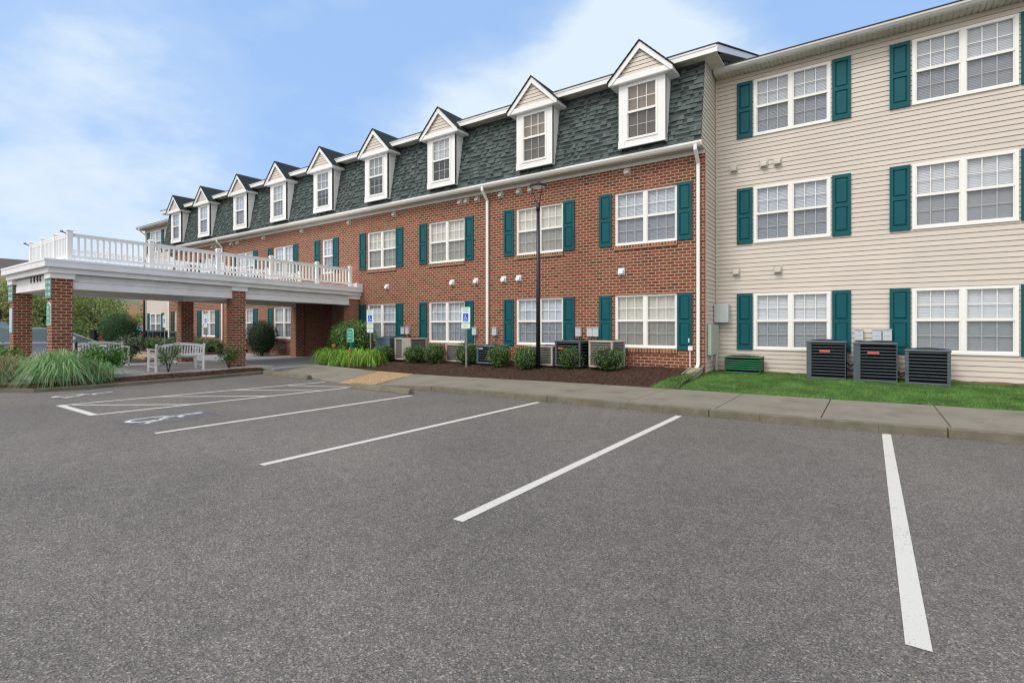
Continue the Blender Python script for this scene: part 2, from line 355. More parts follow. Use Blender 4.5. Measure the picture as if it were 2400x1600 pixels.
def blade_mesh(name,V,seg,m,parent,loc):
    # weld strips so a blade is one island
    n=len(V)//seg; V=V.reshape(n,seg,4,3); vs=np.concatenate([V[:,:,0:2,:].reshape(n,seg*2,3),V[:,-1:,[3,2],:].reshape(n,2,3)],1)-np.array(loc)
    vv=vs.reshape(-1,3); F=[]
    base=np.arange(n)*(seg*2+2)
    q=np.array([[2*k,2*k+1,2*k+3,2*k+2] for k in range(seg)]); F=(base[:,None,None]+q[None]).reshape(-1,4)
    me=bpy.data.meshes.new(name); me.vertices.add(len(vv)); me.vertices.foreach_set('co',vv.astype(np.float32).ravel())
    me.loops.add(F.size); me.loops.foreach_set('vertex_index',F.ravel().astype(np.int32)); me.polygons.add(len(F))
    me.polygons.foreach_set('loop_start',np.arange(0,F.size,4,dtype=np.int32)); me.polygons.foreach_set('loop_total',np.full(len(F),4,dtype=np.int32))
    me.update(); me.validate(); me.materials.append(M[m]); o=bpy.data.objects.new(name,me); COL.objects.link(o)
    if parent: o.parent=parent
    else: o.location=loc
    return o
# ---------------------------------------------------------------- camera, sky, sun
cam=bpy.data.cameras.new('camera'); co=bpy.data.objects.new('camera',cam); COL.objects.link(co); scn.camera=co
cam.sensor_width=36; cam.lens=36*1198/2400; cam.shift_y=-37/2400; cam.clip_end=2000; cam.clip_start=.05
co.location=(0,0,1.49); co.rotation_euler=(R(90),0,R(35))
EL,AZ=R(52),R(200)
def pixdir(u,v):
    a=(u-1200)/1198; c,s=math.cos(R(35)),math.sin(R(35)); return Vector((-s+a*c,c+a*s,(763-v)/1198)).normalized()
w=bpy.data.worlds.new('World'); scn.world=w; w.use_nodes=True; nt=w.node_tree; bg=nt.nodes['Background']; bg.inputs['Strength'].default_value=.1
sky=N(nt,'ShaderNodeTexSky'); sky.sky_type='NISHITA'; sky.sun_disc=False; sky.sun_elevation=EL; sky.sun_rotation=AZ; sky.air_density=1.0; sky.dust_density=.6; sky.ozone_density=1.6
tc=N(nt,'ShaderNodeTexCoord'); vec=tc.outputs['Generated']
mp=N(nt,'ShaderNodeMapping'); mp.inputs['Scale'].default_value=(1,1,1.9); L(nt,vec,mp.inputs['Vector'])
n1=noise(nt,mp.outputs[0],2.6,8,.55); n2=noise(nt,mp.outputs[0],8,6,.6)
acc=N(nt,'ShaderNodeMath',operation='MULTIPLY_ADD'); L(nt,n2.outputs['Fac'],acc.inputs[0]); acc.inputs[1].default_value=.30; L(nt,n1.outputs['Fac'],acc.inputs[2]); tot=acc.outputs[0]
# broad cloud banks, each a direction in the sky and a spread
nv=N(nt,'ShaderNodeVectorMath',operation='NORMALIZE'); L(nt,vec,nv.inputs[0])
for (u,v,width,amt) in ((1600,190,.20,.42),(1420,150,.16,.34),(1250,290,.20,.30),(1050,330,.14,.16),(1780,170,.12,.12),(1080,330,.20,.14),(60,560,.24,.13),(330,560,.22,.14),(20,220,.16,.10),(650,430,.24,.04),(250,330,.3,-.04),(300,330,.25,.06),(2150,10,.30,-.40),(1100,40,.26,-.26),(600,150,.25,-.04),(150,40,.2,.06)):
    d=pixdir(u,v); dn=N(nt,'ShaderNodeVectorMath',operation='DISTANCE'); L(nt,nv.outputs[0],dn.inputs[0]); dn.inputs[1].default_value=d
    mr=N(nt,'ShaderNodeMapRange'); mr.interpolation_type='SMOOTHSTEP'; mr.inputs['From Min'].default_value=0; mr.inputs['From Max'].default_value=width*1.3; mr.inputs['To Min'].default_value=amt; mr.inputs['To Max'].default_value=0
    L(nt,dn.outputs['Value'],mr.inputs['Value']); ad=N(nt,'ShaderNodeMath',operation='ADD'); L(nt,tot,ad.inputs[0]); L(nt,mr.outputs[0],ad.inputs[1]); tot=ad.outputs[0]
cr=ramp(nt,tot,[(.58,(.07,.07,.07)),(.76,(.30,.30,.30)),(.88,(.74,.74,.74)),(.98,(1,1,1))])
skyc=mix(nt,.75,sky.outputs[0],(2.5,4.1,7.0))
out=mix(nt,cr.outputs['Color'],skyc,(5.0,5.8,6.6))
# unseen bright overcast over the parking lot, added to light the facades
dp=N(nt,'ShaderNodeVectorMath',operation='DOT_PRODUCT'); L(nt,nv.outputs[0],dp.inputs[0]); dp.inputs[1].default_value=Vector((.15,-.93,.33)).normalized()
mr=N(nt,'ShaderNodeMapRange'); mr.interpolation_type='SMOOTHSTEP'; mr.inputs['From Min'].default_value=-.1; mr.inputs['From Max'].default_value=.75; L(nt,dp.outputs['Value'],mr.inputs['Value'])
gr=ramp(nt,n1.outputs['Fac'],[(.3,(7.6,7.5,7.5)),(.7,(10.4,10.1,9.8))])
out=mix(nt,mr.outputs[0],out,gr.outputs['Color'])
L(nt,out,bg.inputs['Color'])
sun=bpy.data.lights.new('sun','SUN'); sun.energy=1.25; sun.angle=R(22); sun.color=(1,.96,.90); so=bpy.data.objects.new('sun',sun); COL.objects.link(so)
sd=Vector((math.sin(AZ)*math.cos(EL),math.cos(AZ)*math.cos(EL),math.sin(EL))); so.rotation_euler=sd.to_track_quat('Z','Y').to_euler(); so.location=(0,0,30)
scn.view_settings.view_transform='Standard'; scn.view_settings.look='None'; scn.view_settings.exposure=.6; scn.view_settings.gamma=1
scn.cycles.max_bounces=7; scn.cycles.transparent_max_bounces=12; scn.cycles.use_denoising=True; scn.cycles.pixel_filter_type='BLACKMAN_HARRIS'; scn.cycles.filter_width=1.3; scn.cycles.use_adaptive_sampling=False; scn.cycles.sample_clamp_indirect=6
#PART2
# ---------------------------------------------------------------- walls
def wall_cells(mb,x0,x1,z0,z1,holes,y,rev=0):
    xs=sorted({x0,x1,*[h[0] for h in holes],*[h[1] for h in holes]}); zs=sorted({z0,z1,*[h[2] for h in holes],*[h[3] for h in holes]})
    for i in range(len(xs)-1):
        for j in range(len(zs)-1):
            cx,cz=(xs[i]+xs[i+1])/2,(zs[j]+zs[j+1])/2
            if any(h[0]<cx<h[1] and h[2]<cz<h[3] for h in holes): continue
            mb.quad((xs[i],y,zs[j]),(xs[i+1],y,zs[j]),(xs[i+1],y,zs[j+1]),(xs[i],y,zs[j+1]))
    for h in holes:
        if rev:
            a,b,c,d=h; Y=y+rev
            mb.quad((a,y,c),(a,Y,c),(a,Y,d),(a,y,d)); mb.quad((b,y,c),(b,y,d),(b,Y,d),(b,Y,c))
            mb.quad((a,y,d),(a,Y,d),(b,Y,d),(b,y,d)); mb.quad((a,y,c),(b,y,c),(b,Y,c),(a,Y,c))
def siding(mb,s0,s1,z0,z1,holes,P,e=.1125,o=.014,lim=None):
    """courses of lapped boards; P(s,out,z)->xyz; lim(z)->(s0,s1)"""
    z=z0
    while z<z1-1e-6:
        zb=min(z+e,z1); cuts=sorted({z,zb,*[q for h in holes for q in h[2:4] if z<q<zb]})
        a,b=(s0,s1) if lim is None else lim((z+zb)/2)
        seams=[]; q0=a+random.uniform(.4,3.6)
        while q0<b-.3: seams.append(q0); q0+=3.66
        if b-a>.01:
            for k in range(len(cuts)-1):
                c,d=cuts[k],cuts[k+1]; xs=sorted({a,b,*seams,*[q for h in holes for q in h[0:2] if a<q<b]})
                oc=o*(1-(c-z)/e*.9); od=o*(1-(d-z)/e*.9)
                for i in range(len(xs)-1):
                    mx,mz=(xs[i]+xs[i+1])/2,(c+d)/2
                    if any(h[0]<mx<h[1] and h[2]<mz<h[3] for h in holes): continue
                    c2=c+.010 if k==0 else c
                    mb.quad(P(xs[i],oc,c2),P(xs[i+1],oc,c2),P(xs[i+1],od,d),P(xs[i],od,d))
                    if k==0:
                        mb.quad(P(xs[i],-.018,c2),P(xs[i+1],-.018,c2),P(xs[i+1],oc,c2),P(xs[i],oc,c2))
                        mb.quad(P(xs[i],-.018,c),P(xs[i+1],-.018,c),P(xs[i+1],-.018,c2),P(xs[i],-.018,c2))  # recessed groove added under each board to deepen the shadow line
                        mb.quad(P(xs[i],.001,c),P(xs[i+1],.001,c),P(xs[i+1],-.018,c),P(xs[i],-.018,c))
        z+=e
# ---------------------------------------------------------------- windows
def window(root,x0,x1,z0,z1,y,units=2,shade='blind',drop=1.0,proud=.0,fw=.05,screen=True,sillbrick=False,split=.5):
    """y = face of the frame"""
    f=MB(); Y0,Y1=y,y+.075
    f.box(x0,x1,Y0,Y1,z1-fw,z1); f.box(x0,x1,Y0-.008,Y1,z0,z0+fw*.9)
    f.box(x0,x0+fw,Y0,Y1,z0+fw*.9,z1-fw); f.box(x1-fw,x1,Y0,Y1,z0+fw*.9,z1-fw)
    W=(x1-x0); bays=[]
    if units==2:
        c=(x0+x1)/2; f.box(c-.045,c+.045,Y0-.003,Y1,z0+fw*.9,z1-fw); bays=[(x0+fw,c-.045),(c+.045,x1-fw)]
    else: bays=[(x0+fw,x1-fw)]
    zm=(z0+z1)/2+.02; gl=MB(); bl=MB(); sc=MB(); room=MB()
    for a,b in bays:
        f.box(a,b,Y0+.012,Y1,zm-.028,zm+.028)
        f.box(a,a+.022,Y0+.014,Y1-.004,zm+.028,z1-fw); f.box(b-.022,b,Y0+.014,Y1-.004,zm+.028,z1-fw)
        f.box(a,a+.022,Y0+.03,Y1-.004,z0+fw*.9,zm-.028); f.box(b-.022,b,Y0+.03,Y1-.004,z0+fw*.9,zm-.028)
        f.box(a+.022,b-.022,Y0+.03,Y1-.004,z0+fw*.9,z0+fw*.9+.03)
        for (c0,c1,yy) in ((zm+.028,z1-fw,Y0+.045),(z0+fw*.9+.03,zm-.028,Y0+.060)):
            gl.quad((a+.022,yy-.004,c0),(b-.022,yy-.004,c0),(b-.022,yy-.004,c1),(a+.022,yy-.004,c1))
            for k in (1,2):
                x=a+.022+(b-a-.044)*k/3; f.box(x-.009,x+.009,yy,yy+.012,c0,c1)
            zc=(c0+c1)/2; f.box(a+.022,b-.022,yy+.001,yy+.011,zc-.009,zc+.009)
        if screen:
            yy=Y0+.034; sc.quad((a+.022,yy,z0+fw),(b-.022,yy,z0+fw),(b-.022,yy,zm-.028),(a+.022,yy,zm-.028))
        bb=z1-fw-(z1-z0-2*fw)*drop; yb=Y1+.02
        if shade in('blind','dimblind'):
            z=z1-fw
            while z>bb:
                bl.quad((a,yb-.008,z-.036),(b,yb-.008,z-.036),(b,yb+.006,z),(a,yb+.006,z)); z-=.034
        else:
            n=14
            for k in range(n):
                xa,xb=a+(b-a)*k/n,a+(b-a)*(k+1)/n; o1,o2=(.012*math.sin(k*2.1+x0*3),.012*math.sin((k+1)*2.1+x0*3))
                bl.quad((xa,yb+o1,bb),(xb,yb+o2,bb),(xb,yb+o2,z1-fw),(xa,yb+o1,z1-fw))
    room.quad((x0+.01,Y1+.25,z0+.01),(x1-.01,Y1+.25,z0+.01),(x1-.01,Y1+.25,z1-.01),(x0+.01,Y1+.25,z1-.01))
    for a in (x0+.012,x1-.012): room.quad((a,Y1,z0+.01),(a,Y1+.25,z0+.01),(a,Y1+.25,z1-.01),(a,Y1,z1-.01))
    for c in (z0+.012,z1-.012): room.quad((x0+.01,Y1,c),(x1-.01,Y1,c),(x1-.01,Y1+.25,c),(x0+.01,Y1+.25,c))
    w=f.build('window','whitepvc',root)
    gl.build('pane','glass',w,recalc=False); bl.build('blind' if 'blind' in shade else 'curtain',shade,w,recalc=False)
    if screen: sc.build('insect_screen','screen',w,recalc=False)
    room.build('window_recess','interior',w,recalc=False)
    return w
def shutter(root,x0,x1,z0,z1,y):
    m=MB(); t=.035; Y0=y-t; st=.062; zm=(z0+z1)/2
    m.box(x0,x0+st,Y0,y,z0,z1); m.box(x1-st,x1,Y0,y,z0,z1)
    m.box(x0+st,x1-st,Y0,y,z0,z0+.11); m.box(x0+st,x1-st,Y0,y,z1-.08,z1); m.box(x0+st,x1-st,Y0,y,zm-.045,zm+.045)
    for c,d in ((z0+.11,zm-.045),(zm+.045,z1-.08)):
        a,b=x0+st,x1-st; m.quad((a,y-.010,c),(b,y-.010,c),(b,y-.010,d),(a,y-.010,d))
        g=.028; A,B,C,D=a+.008,b-.008,c+.008,d-.008; yb,yf=y-.011,Y0+.006
        o=[(A,yb,C),(B,yb,C),(B,yb,D),(A,yb,D)]; q=[(A+g,yf,C+g),(B-g,yf,C+g),(B-g,yf,D-g),(A+g,yf,D-g)]
        for k in range(4): m.quad(o[k],o[(k+1)%4],q[(k+1)%4],q[k])
        m.quad(*q)
    return m.build('shutter','teal',root)
def vent(root,x,y,z,m='soffit',w=.115):
    b=MB(); b.box(x-w*.8,x+w*.8,y-.012,y,z-w*.8,z+w*.8)
    b.v+=[]; pr=[(y-.012,z+w*.62),(y-.085,z+w*.15),(y-.10,z-w*.55),(y-.012,z-w*.55)]
    b.prism(pr,'x',x-w*.6,x+w*.6); return b.build('vent_hood',m,root)
def metre(root,x,y,z):
    b=MB(); b.box(x-.085,x+.085,y-.10,y,z-.12,z+.12); b.box(x-.092,x+.092,y-.115,y-.02,z+.12,z+.14); b.box(x-.05,x+.05,y-.108,y-.10,z-.005,z+.01)
    o=b.build('disconnect_box','greybox',root,bev=.006)
    c=MB(); c.tube([(x,y-.05,z-.12),(x,y-.05,.45)],.012,6); c.build('conduit','galv',o)
    return o
def downspout(root,x,y,ztop,zbot,ygut,kick=True):
    b=MB(); w=.04
    path=[(x,ygut,ztop+.02),(x,ygut,ztop-.10),(x,y-.05,ztop-.40),(x,y-.05,zbot+.14)]
    if kick: path+=[(x,y-.07,zbot+.07),(x,y-.2,zbot)]
    pts=[Vector(p) for p in path]; i=len(b.v)
    for k,p in enumerate(pts):
        d=(pts[min(k+1,len(pts)-1)]-pts[max(k-1,0)]).normalized(); s=Vector((1,0,0)); t=d.cross(s).normalized()
        for sx,st in ((-1,-1),(1,-1),(1,1),(-1,1)): b.v.append(tuple(p+s*w*sx+t*w*.8*st))
    for k in range(len(pts)-1):
        for j in range(4): b.f.append((i+k*4+j,i+k*4+(j+1)%4,i+(k+1)*4+(j+1)%4,i+(k+1)*4+j))
    b.f.append((i,i+1,i+2,i+3)); b.f.append(tuple(i+4*(len(pts)-1)+j for j in (3,2,1,0)))
    return b.build('downspout','whitepvc',root,bev=.006)
# gutter + soffit + frieze along x
def eave(root,x0,x1,yw,yf,zs,hg=.13,frieze=.11,gm='gutter',ribs=True,caps=True):
    g=MB(); g.prism([(yf,zs+.0),(yf-.055,zs+.02),(yf-.095,zs+.075),(yf-.095,zs+hg),(yf-.085,zs+hg),(yf-.085,zs+.08),(yf-.045,zs+.035),(yf,zs+.02)],'x',x0,x1)
    if caps: g.box(x0,x0+.012,yf-.09,yf,zs+.02,zs+hg-.004); g.box(x1-.012,x1,yf-.09,yf,zs+.02,zs+hg-.004)
    g.build('gutter',gm,root)
    s=MB(); x=x0
    if ribs:
        n=int((x1-x0)/.10); p=(x1-x0)/n
        for i in range(n):
            a=x0+i*p; s.box(a,a+p-.022,yf+.002,yw-.004,zs-.012,zs+.01)
        s.box(x0,x1,yf+.001,yw-.003,zs+.002,zs+.016)
    else: s.box(x0,x1,yf,yw-.003,zs-.006,zs+.01)
    s.build('soffit','soffit',root)
    if frieze:
        f=MB(); f.box(x0,x1,yw-.028,yw+.002,zs-frieze,zs-.008); f.build('frieze_board','gutter',root)
# ================================================================= BRICK BLOCK
BY=13.32; BX0,BX1=-34.42,-3.41
bb=thing('brick_building','long red brick apartment block with green-grey mansard roof and white dormers','building',(-18.9,BY,0))
wins=[]  # (x0,x1,z0,z1,units,shade)
cols=[(-5.83,-4.10),(-9.17,-7.47),(-12.98,-11.28),(-16.34,-14.68),(-23.08,-21.44),(-26.52,-24.87),(-30.31,-28.71),(-33.66,-32.02)]
shade1=['cream','blind','blind','blind','blind','blind','blind','cream']; shade2=['blind','cream','cream','cream','blind','blind','blind','blind']
holes=[]
for i,(a,b) in enumerate(cols):
    holes+= [(a,b,.89,2.33),(a,b,3.70,5.16)]
holes.append((-19.29,-18.53,3.70,5.16)); OP=(-20.42,-17.22,-.05,2.62)
w=MB(); wall_cells(w,BX0,BX1,-.05,5.94,holes+[OP],BY,.09)
w.quad((BX1,BY,-.05),(BX1,BY+.10,-.05),(BX1,BY+.10,5.94),(BX1,BY,5.94))
w.quad((BX0,BY,-.05),(BX0,BY+1.2,-.05),(BX0,BY+1.2,5.94),(BX0,BY,5.94))
# entrance passage
DEPY=16.4; w.quad((OP[0],BY+.09,-.05),(OP[0],DEPY,-.05),(OP[0],DEPY,2.62),(OP[0],BY+.09,2.62)); w.quad((OP[1],BY+.09,-.05),(OP[1],DEPY,-.05),(OP[1],DEPY,2.62),(OP[1],BY+.09,2.62))
w.build('brick_wall','brick',bb,recalc=False)
e=MB(); e.box(OP[0]-.3,OP[1]+.3,BY+.1,DEPY+.3,2.625,2.75); e.build('passage_ceiling','soffit',bb)
e=MB(); wall_cells(e,OP[0],OP[1],-.05,2.62,[(-19.3,-17.4,.12,2.4)],DEPY); e.build('passage_end_wall','farwall',bb,recalc=False)
e=MB(); 
for x in (-19.3,-18.38,-17.46): e.box(x,x+.06,DEPY,DEPY+.06,.12,2.4)
e.box(-19.24,-17.46,DEPY,DEPY+.06,2.32,2.4); e.box(-19.24,-17.46,DEPY,DEPY+.06,1.1,1.16); e.box(-19.24,-17.46,DEPY,DEPY+.06,.12,.3)
dr=e.build('entrance_door','door',bb); e=MB(); e.quad((-19.26,DEPY+.03,.3),(-17.44,DEPY+.03,.3),(-17.44,DEPY+.03,2.34),(-19.26,DEPY+.03,2.34)); e.build('pane','carglass',dr,recalc=False)
e=MB(); e.box(-20.42,-20.34,14.25,14.34,2.02,2.18); e.build('fire_alarm','hydrant',bb,bev=.01)
e=MB(); e.box(-22.35,-22.05,BY-.09,BY,.42,.60); e.box(-22.31,-22.09,BY-.1,BY-.09,.45,.57); e.build('wall_grille','galv',bb,bev=.02)
for i,(a,b) in enumerate(cols):
    window(bb,a,b,.89,2.33,BY+.03,2,shade1[i]); window(bb,a,b,3.70,5.16,BY+.03,2,shade2[i],drop=1 if i!=0 else 1)
    for (z0,z1) in ((.86,2.33),(3.70,5.18)):
        shutter(bb,a-.46,a-.08,z0,z1,BY); shutter(bb,b+.01,b+.385,z0,z1,BY)
    for zt in (.885,3.695):
        s=MB(); s.box(a-.01,b+.01,BY-.04,BY+.08,zt-.115,zt-.012); s.build('brick_sill','brick_sill',bb,recalc=True)
window(bb,-19.29,-18.53,3.70,5.16,BY+.03,1,'blind'); shutter(bb,-19.81,-19.42,3.70,5.18,BY); shutter(bb,-18.52,-18.15,3.70,5.18,BY)
for x in (-5.46,-8.62,-9.05,-9.76,-10.73,-11.2,-11.49,-14.77,-17.45,-20.75,-23.9,-26.35,-27.0,-28.55,-29.0,-32.2): vent(bb,x,BY,5.71)
for x in (-5.63,-9.06,-9.65,-10.79,-11.85,-15.18): vent(bb,x,BY,2.98,'whitedirty')
for x in (-6.93,-6.56,-6.38,-9.97,-10.81,-14.24,-14.0,-31.7): metre(bb,x,BY,1.30)
e=MB(); e.box(-3.80,-3.69,BY-.07,BY,.86,.97); e.tube([(-3.76,BY-.03,.86),(-3.76,BY-.03,.4)],.015,6); e.build('outlet_box','whitedirty',bb)
e=MB(); e.box(-3.86,-3.74,BY-.025,BY,1.06,1.17); e.build('wall_plate','sticker',bb)
eave(bb,BX0,-3.395,BY,13.05,5.94,hg=.125,gm='whitepvc')
downspout(bb,-3.55,BY,5.97,.42,13.0); downspout(bb,-10.28,BY,5.97,.38,13.0); downspout(bb,-27.9,BY,5.97,.30,13.0)
# mansard: rows of real shingles on a steep plane
Y0m,Z0m,Y1m,Z1m=12.985,6.078,13.34,8.16
ln=math.hypot(Y1m-Y0m,Z1m-Z0m); uy,uz=(Y1m-Y0m)/ln,(Z1m-Z0m)/ln; ny,nz=-uz,uy
m=MB(); m.quad((BX0,Y0m,Z0m),(BX1,Y0m,Z0m),(BX1,Y1m,Z1m),(BX0,Y1m,Z1m))
e_=.127; mi=[0]; rows=int(ln/e_)+1
def PP(x,t,o): return (x,Y0m+uy*t+ny*o,Z0m+uz*t+nz*o)
for r in range(rows):
    last=.012; t0=r*e_; t1=min(t0+e_+.01,ln); x=BX0; 
    while x<BX1-.001:
        wd=random.choice((.06,.08,.10,.12,.15)) if last>.02 else random.choice((.09,.11,.13,.16,.20,.24)); xb=min(x+wd,BX1); o=random.choice((.012,.028)) if x>BX0 and random.random()<.85 and last<.02 else random.choice((.009,.012,.028)); last=o; tl=t0-(0 if o<.02 else random.uniform(0,.006))
        a,b,c,d=PP(x,tl,o),PP(xb,tl,o),PP(xb,t1,o*.1),PP(x,t1,o*.1); i=len(m.v)
        m.v+=[a,b,c,d,PP(x,tl,0),PP(xb,tl,0),PP(xb,t1,0),PP(x,t1,0)]
        
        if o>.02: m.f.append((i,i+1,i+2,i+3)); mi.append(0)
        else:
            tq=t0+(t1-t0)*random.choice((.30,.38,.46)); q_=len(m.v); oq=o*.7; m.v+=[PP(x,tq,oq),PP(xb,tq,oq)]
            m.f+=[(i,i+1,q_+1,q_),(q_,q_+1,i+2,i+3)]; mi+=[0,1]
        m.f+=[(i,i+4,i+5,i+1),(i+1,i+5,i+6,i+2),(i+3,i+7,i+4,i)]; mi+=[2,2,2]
        x=xb
mr_=m.build('mansard_roof','shingle',bb,recalc=False); mr_.data.materials.append(M['shingle_shade']); mr_.data.materials.append(M['shingle_edge_shade']); mr_.data.polygons.foreach_set('material_index',mi)
# upper roof, fascia, end rake and gable
m=MB(); SL=.376
xr=-3.06; xl=-34.75; yf=13.02; zf=8.14
m.box(xl,xr,yf-.03,yf,zf,zf+.17); m.box(xl,xr,yf-.045,yf-.002,zf+.125,zf+.172)
def rk(x0,x1):
    yr=21.0; h=.17
    pts=[(yf-.03,zf),(yf-.03,zf+h),(yr,zf+h+SL*(yr-yf)),(yr,zf+SL*(yr-yf))]
    m.prism(pts,'x',x0,x1)
rk(xr,xr+.03); rk(xl-.03,xl)
m.build('white_fascia','white',bb)
m=MB(); m.box(xl,xr,yf,Y1m+.02,zf+.008,zf+.03)
m.box(xr-.33,xr,Y1m+.02,13.9,zf+.006,zf+.03)
m.prism([(13.9,zf+.004+SL*.88),(13.9,zf+.03+SL*.88),(21,zf+.03+SL*7.98),(21,zf+.004+SL*7.98)],'x',xr-.345,xr)
m.build('upper_soffit','soffit',bb)
m=MB(); m.prism([(yf-.06,zf+.175),(yf-.06,zf+.20),(21,zf+.20+SL*8.04),(28.7,zf+.20),(28.7,zf+.175),(21,zf+.175+SL*8.04)],'x',xl-.06,xr+.06); m.build('main_roof','roof',bb)
m=MB()
def limr(z): # side wall above the brick: follows the mansard edge and the rake
    a=BY+.10 if z<5.94 else Y0m+(z-Z0m)/uz*uy+.0 if z<8.16 else yf+(z-8.14)/SL+.05
    return (max(a,BY+.10) if z<5.94 else a, 15.9 if z<8.0 else 21)
siding(m,BY,20,.30,11.0,[],lambda s,o,z:(BX1+o,s,z),lim=limr)
m.box(BX1-.0,BX1+.02,BY+.085,BY+.115,.3,5.94)
m.build('side_wall_siding','siding',bb,recalc=False)
m=MB(); m.box(BX0,BX1-.01,14.6,27,-.05,8.1); m.build('building_core','farwall',bb)
# dormers
def dormer(cx,shade,drop):
    d=MB(); a,b=cx-.63,cx+.63; y=12.85; zt=7.93
    d.box(a,cx-.43,y,y+.08,6.22,zt); d.box(cx+.43,b,y,y+.08,6.22,zt); d.box(cx-.43,cx+.43,y,y+.08,6.22,6.39); d.box(cx-.43,cx+.43,y,y+.08,7.83,zt)
    for x,sx in ((a,1),(b,-1)):
        d.prism([(y+.01,6.20),(y+.01,zt),(13.45,zt),(13.05,6.20)],'x',x,x+.03*sx)
    # trim proud
    d.box(a-.01,cx-.46,y-.014,y,6.22,6.40); d.box(a-.01,b+.01,y-.016,y-.001,6.205,6.235)
    o=d.build('dormer','white',bb)
    # pediment beam + rakes
    t=MB(); y1=12.70; t.box(cx-.78,cx+.78,y1+.02,y+.02,7.90,8.04)
    t.box(cx-.83,cx+.83,y1+.03,13.5,7.885,7.905)
    for s in (-1,1):
        q=[(cx,8.84),(cx+s*.86,7.975),(cx+s*.86,7.80+.075),(cx+s*.80,7.80+.09),(cx,8.66)]
        t.prism(q,'y',y1,y1+.035)
        t.box(cx+s*.83,cx+s*.855,y1+.02,13.42,7.89,7.985)
    t.build('pediment','white',o)
    g=MB()
    def lim(z): h=(8.70-z); return (cx-h,cx+h)
    siding(g,cx-.7,cx+.7,8.04,8.69,[],lambda s,oo,z:(s,y1+.075-oo,z),lim=lim,e=.105)
    g.build('gable_siding','siding',o,recalc=False)
    rf=MB(); yb=14.9
    for s in (-1,1):
        a0=(cx,y1-.03,8.87); b0=(cx+s*.89,y1-.03,7.98); 
        # the slope runs back until it meets the main roof
        yr=lambda z: yf+(z-8.30)/SL
        n=8
        for k in range(n):
            z1=8.87-.89*k/n; z2=8.87-.89*(k+1)/n; xa=cx+s*(8.87-z1); xb=cx+s*(8.87-z2); th=.012
            ya,yb2=max(yr(z1)+.25,13.5),max(yr(z2)+.25,13.5)
            A=(xa,y1-.03,z1+.012);B=(xb,y1-.03,z2+.022);C=(xb,yb2,z2+.022);D=(xa,ya,z1+.012)
            rf.quad(A,B,C,D); rf.quad(B,C,(xb,yb2,z2-.012),(xb,y1-.03,z2-.012)); rf.quad(A,B,(xb,y1-.03,z2-.02),(xa,y1-.03,z1-.02))
    rf.build('dormer_roof','dormershingle',o,recalc=False)
    wn=window(o,cx-.43,cx+.43,6.39,7.83,y-.012,1,shade,drop,fw=.04,screen=True)
    for ch in list(wn.children): pass
    return o
M['dormershingle']=brickmat('dormer_shingles',[(0,(.05,.065,.062)),(.5,(.085,.11,.10)),(1,(.13,.16,.145))],(.03,.04,.04),w=.22,h=.13,ms=.008)
for cx,sh,dr_ in ((-4.88,'tan',1),(-8.20,'tan',1),(-11.95,'blind',.42),(-15.27,'dimblind',.55),(-18.58,'dimblind',.6),(-21.9,'blind',1),(-25.25,'blind',1),(-29.0,'blind',1),(-32.33,'dimblind',1)): dormer(cx,sh,dr_)
# ================================================================= SIDED WINGS
def wing(root,x0,x1,cols_,left):
    WY=14.43; holes=[]
    for (a,b) in cols_:
        for z in (.87,3.62,6.38): holes.append((a,b,z,z+1.45))
    m=MB(); siding(m,x0,x1,.30,8.06,holes,lambda s,o,z:(s,WY-o,z)); 
    m.build('siding_wall','siding',root,recalc=False)
    m=MB(); m.box(x0,x1,WY+.4,WY+12,-.05,8.0); m.build('wing_core','farwall',root)
    m=MB(); m.box(x0,x1,WY+.02,WY+.4,-.05,.30); m.build('foundation','soil',root)
    for j,(a,b) in enumerate(cols_):
        for k,z in enumerate((.87,3.62,6.38)):
            window(root,a,b,z,z+1.45,WY-.03,2,'blind',drop=1,fw=.062)
            shutter(root,a-.405,a-.03,z,z+1.45,WY-.014); shutter(root,b+.03,b+.405,z,z+1.45,WY-.014)
    ex0,ex1=(x0-.45,x1) if left else (x0+.03,x1)
    eave(root,ex0,ex1,WY,14.07,8.07,hg=.12,frieze=0)
    m=MB(); m.prism([(13.96,8.195),(13.96,8.215),(20.5,8.215+SL*6.5),(27,8.215),(27,8.195),(20.5,8.19+SL*6.5)],'x',ex0-.02,ex1); m.build('wing_roof','roof',root)
rw=thing('sided_wing','three-storey beige sided wing at the right, set back beside the brick block','building',(3,14.43,0))
wing(rw,BX1+.02,9.6,[(-2.46,-.77),(.77,2.48),(4.0,5.7)],False)
m=MB(); m.box(BX1+.017,BX1+.045,14.38,14.43,.3,8.05); m.box(9.58,9.62,14.38,14.45,.3,8.05); m.build('corner_trim','siding',rw)
for x in (-2.94,-2.22,-1.91): vent(rw,x,14.408,5.62)
for x in (-2.88,-1.90): vent(rw,x,14.408,2.90)
for x in (-.21,.13,.32): metre(rw,x,14.41,1.27)
e=MB(); e.box(-3.385,-3.03,14.17,14.41,1.57,2.06); e.build('utility_cabinet','greybox',rw,bev=.01)
e=MB(); e.box(BX1+.02,BX1+.12,13.50,14.33,.74,1.53); o_=e.build('utility_cabinet','palegreen',rw,bev=.01)
e=MB(); e.tube([(BX1+.09,14.15,.76),(BX1+.09,14.15,.28)],.035,8); e.tube([(BX1+.07,13.75,.76),(BX1+.07,13.75,.62)],.02,8); e.build('conduit','greybox',o_)
lw=thing('sided_wing','beige sided wing beyond the far end of the brick block, behind the carport','building',(-37.6,14.43,0))
wing(lw,-40.95,BX0,[(-40.25,-38.45)],True)
m=MB(); m.box(-41.0,-40.9,14.36,14.45,.3,8.05); m.build('corner_trim','whitepvc',lw)
downspout(lw,-40.9,14.43,8.1,.3,14.0,False)
